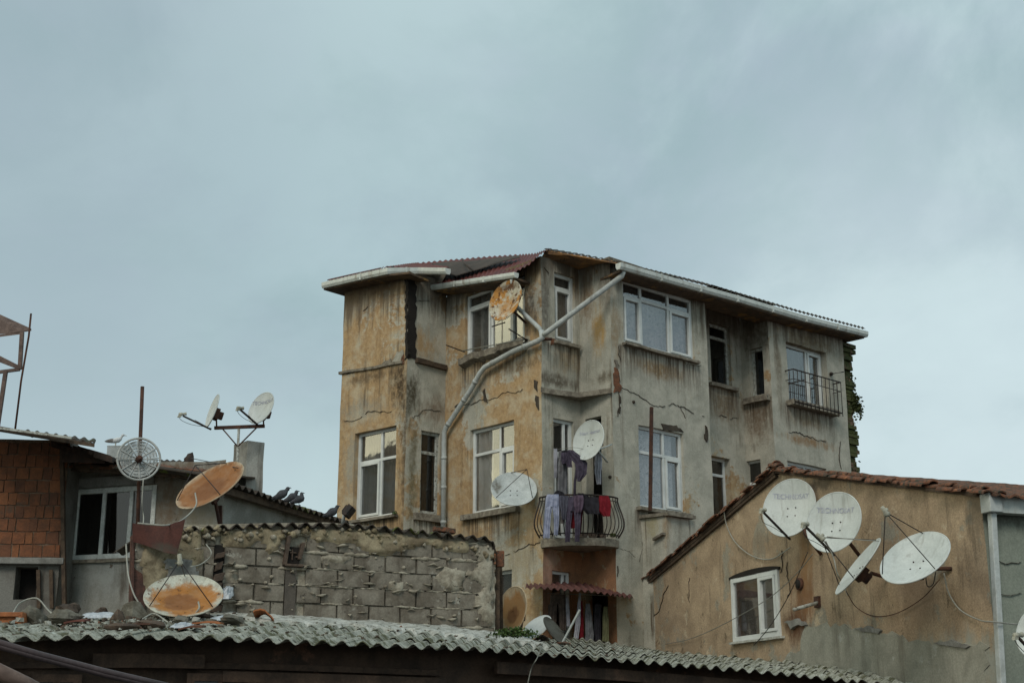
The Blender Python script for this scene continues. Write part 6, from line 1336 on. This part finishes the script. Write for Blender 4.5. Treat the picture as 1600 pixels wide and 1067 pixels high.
# cables ---------------------------------------------------------------
def cable(label, pts, r, mat, name='cable', group=None):
    mb = MB(); mb.tube(spline([Vector(p) for p in pts], 7), r, 6); o = mb.build(name, mat); tag(o, label, 'cable', group)
C3 = lambda pts: [at(*p) for p in pts]; CG = 'cables'
W_ = lambda u, v, d=.03: FW.P3(u, v, d)
cable('white cable looping down the tan wall left of the lettered dishes', [W_(1131, 797, .1), W_(1136, 822), W_(1150, 848), W_(1175, 868), W_(1205, 873), W_(1235, 855)], .009, m_cable_w)
cable('thin pale cable running down left across the house window from the lettered dish', [W_(1270, 865, .3), W_(1245, 895, .25), W_(1200, 935, .2), W_(1130, 975, .12), W_(1080, 997, .04), W_(1040, 1006, .03)], .006, m_cable_g)
cable('thin dark cable crossing the right pane of the house window', [W_(1262, 862, .3), W_(1235, 925, .2), W_(1205, 975, .15), W_(1178, 1008, .05)], .006, m_cable_d)
cable('thin brown cable sagging between the edge-on dish and the oval dish on the tan wall', [W_(1322, 923, .2), W_(1338, 948, .03), W_(1365, 962, .03), W_(1400, 958, .03), W_(1440, 935, .03), W_(1468, 905, .08)], .006, m_rustiron)
cable('white cable from the oval dish around the corner to the right edge dish', [W_(1475, 895, .1), W_(1482, 925, .04), W_(1500, 952, .04), W_(1530, 968, .05), FX.P3(1552, 971, .16), FX.P3(1590, 975, .15)], .009, m_cable_w)
cable('straight white wire stretched from the second lettered dish to the edge-on dish', [at(1292, 838, 16.9), at(1330, 842, 16.8), at(1374, 845, 16.75)], .006, m_cable_w)
cable('white cable twisting down from the second lettered dish behind the edge-on dish', [at(1290, 845, 16.95), at(1302, 870, 17.0), at(1308, 895, 17.1), W_(1316, 910, .15), W_(1325, 930, .05)], .008, m_cable_w)
cable('short dark cable loop under the oval dish', [at(1446, 895, 15.9), at(1449, 915, 15.95), at(1458, 912, 16.0), at(1462, 893, 16.0)], .006, m_cable_d)
cable('white cable sagging from the tilted rusty dish to the maroon sheet', C3([(305, 770, 17.2), (306, 790, 17.0), (285, 812, 16.2), (262, 820, 15.4), (235, 819, 15.3), (215, 817, 15.3)]), .010, m_cable_w)
cable('white cable hanging past the three-pane window below the mesh dish', C3([(224, 748, 17.8), (222, 785, 17.8), (224, 815, 17.7), (212, 860, 15.6)]), .008, m_cable_w)
cable('white cable running down beside the rust red beam into the rubble', C3([(197, 850, 15.4), (200, 895, 15.2), (208, 925, 15.0), (217, 942, 14.9)]), .009, m_cable_w)
cable('dark wire from the brown bundle to the tilted rusty dish', C3([(300, 716, 20.4), (330, 722, 19.5), (372, 731, 17.4)]), .006, m_cable_d)
cable('grey cable curling on the block wall above the wide rusty dish', C3([(322, 850, 15.8), (330, 862, 15.6), (326, 872, 15.6), (312, 882, 15.5), (298, 885, 15.3)]), .007, m_cable_w)
cable('looped white cable over the stones at the left roof end', [onroof(18, 968, .05), onroof(30, 958, .12), onroof(55, 955, .15), onroof(75, 966, .08), onroof(92, 976, .05)], .009, m_cable_w)
cable('white cable end curling out of the rubble below the rusty dish', [onroof(222, 976, .06), onroof(240, 974, .10), onroof(262, 980, .05)], .008, m_cable_w)
cable('stiff white hose bit standing before the wide rusty dish', [at(310, 940, 14.9), at(311, 950, 14.8), at(303, 960, 14.8), at(298, 965, 14.7)], .010, m_cable_w)
cable('thin pale wire hanging from the eave in front of the dark wall', [onroof(848, 1010, .03), at(840, 1026, 14.2), at(830, 1045, 14.2), at(823, 1075, 14.2)], .006, m_cable_g)
mb = MB(); mb.tube([at(-60, 987, 7.5), at(60, 1022, 7.8), at(160, 1048, 8.1), at(290, 1078, 8.4)], .020, 8); mb.tube([at(-60, 993, 7.5), at(60, 1027, 7.8), at(160, 1053, 8.1), at(290, 1083, 8.4)], .016, 8)
tag(mb.build('power_cable', M('cable_sheath', (.085, .06, .06), rough=.5, bump=.05)), 'thick twin brown power cable crossing low over the left foreground', 'cable')
mb = MB(); mb.tube([at(-40, 1030, 4.0), at(40, 1068, 4.1), at(90, 1095, 4.2)], .022, 8); tag(mb.build('power_cable', m_steel), 'thick brown cable in the bottom left corner of the picture', 'cable')

# house across the lane on the left: it stands outside the picture and shows as a dark roofline mirrored in the west-facing panes
NB = thing('lane_house', 'tall brown house across the lane, seen only as a dark roofline mirrored in the panes', 'house', (-33, 27, 0))
mb = MB(); nb = [(14, 9), (14, 12.6), (19, 13.1), (19, 11.6), (23.5, 11.9), (25.5, 13.4), (28, 11.6), (28, 10.9), (34, 10.6), (38, 12), (38, 8)]
V = [(-31, y, z) for y, z in nb] + [(-38, y, z) for y, z in nb]; n = len(nb)
base = [(-31, 14, 0), (-31, 38, 0), (-38, 38, 0), (-38, 14, 0)]
poly = [(-31, 14, 0)] + [(-31, y, z) for y, z in nb[1:-1]] + [(-31, 38, 0)]; m_ = len(poly)
mb.add(poly + [(x - 7, y, z) for x, y, z in poly], [tuple(range(m_)), tuple(range(2 * m_ - 1, m_ - 1, -1))] + [(i, (i + 1) % m_, m_ + (i + 1) % m_, m_ + i) for i in range(m_)])
mb.build('wall', plaster('lane_plaster', .5), NB)
for y in (16.5, 20.5, 24.8, 31, 35):
    for z in (2, 5, 8):
        mb = MB(); mb.obox((-30.97, y, z), Vector((.04, 0, 0)), Vector((0, .6, 0)), Vector((0, 0, .7))); w_ = mb.build('window', m_pvc2, NB); mb = MB(); mb.obox((-30.94, y, z), Vector((.02, 0, 0)), Vector((0, .52, 0)), Vector((0, 0, .62))); mb.build('pane', m_dark, w_)
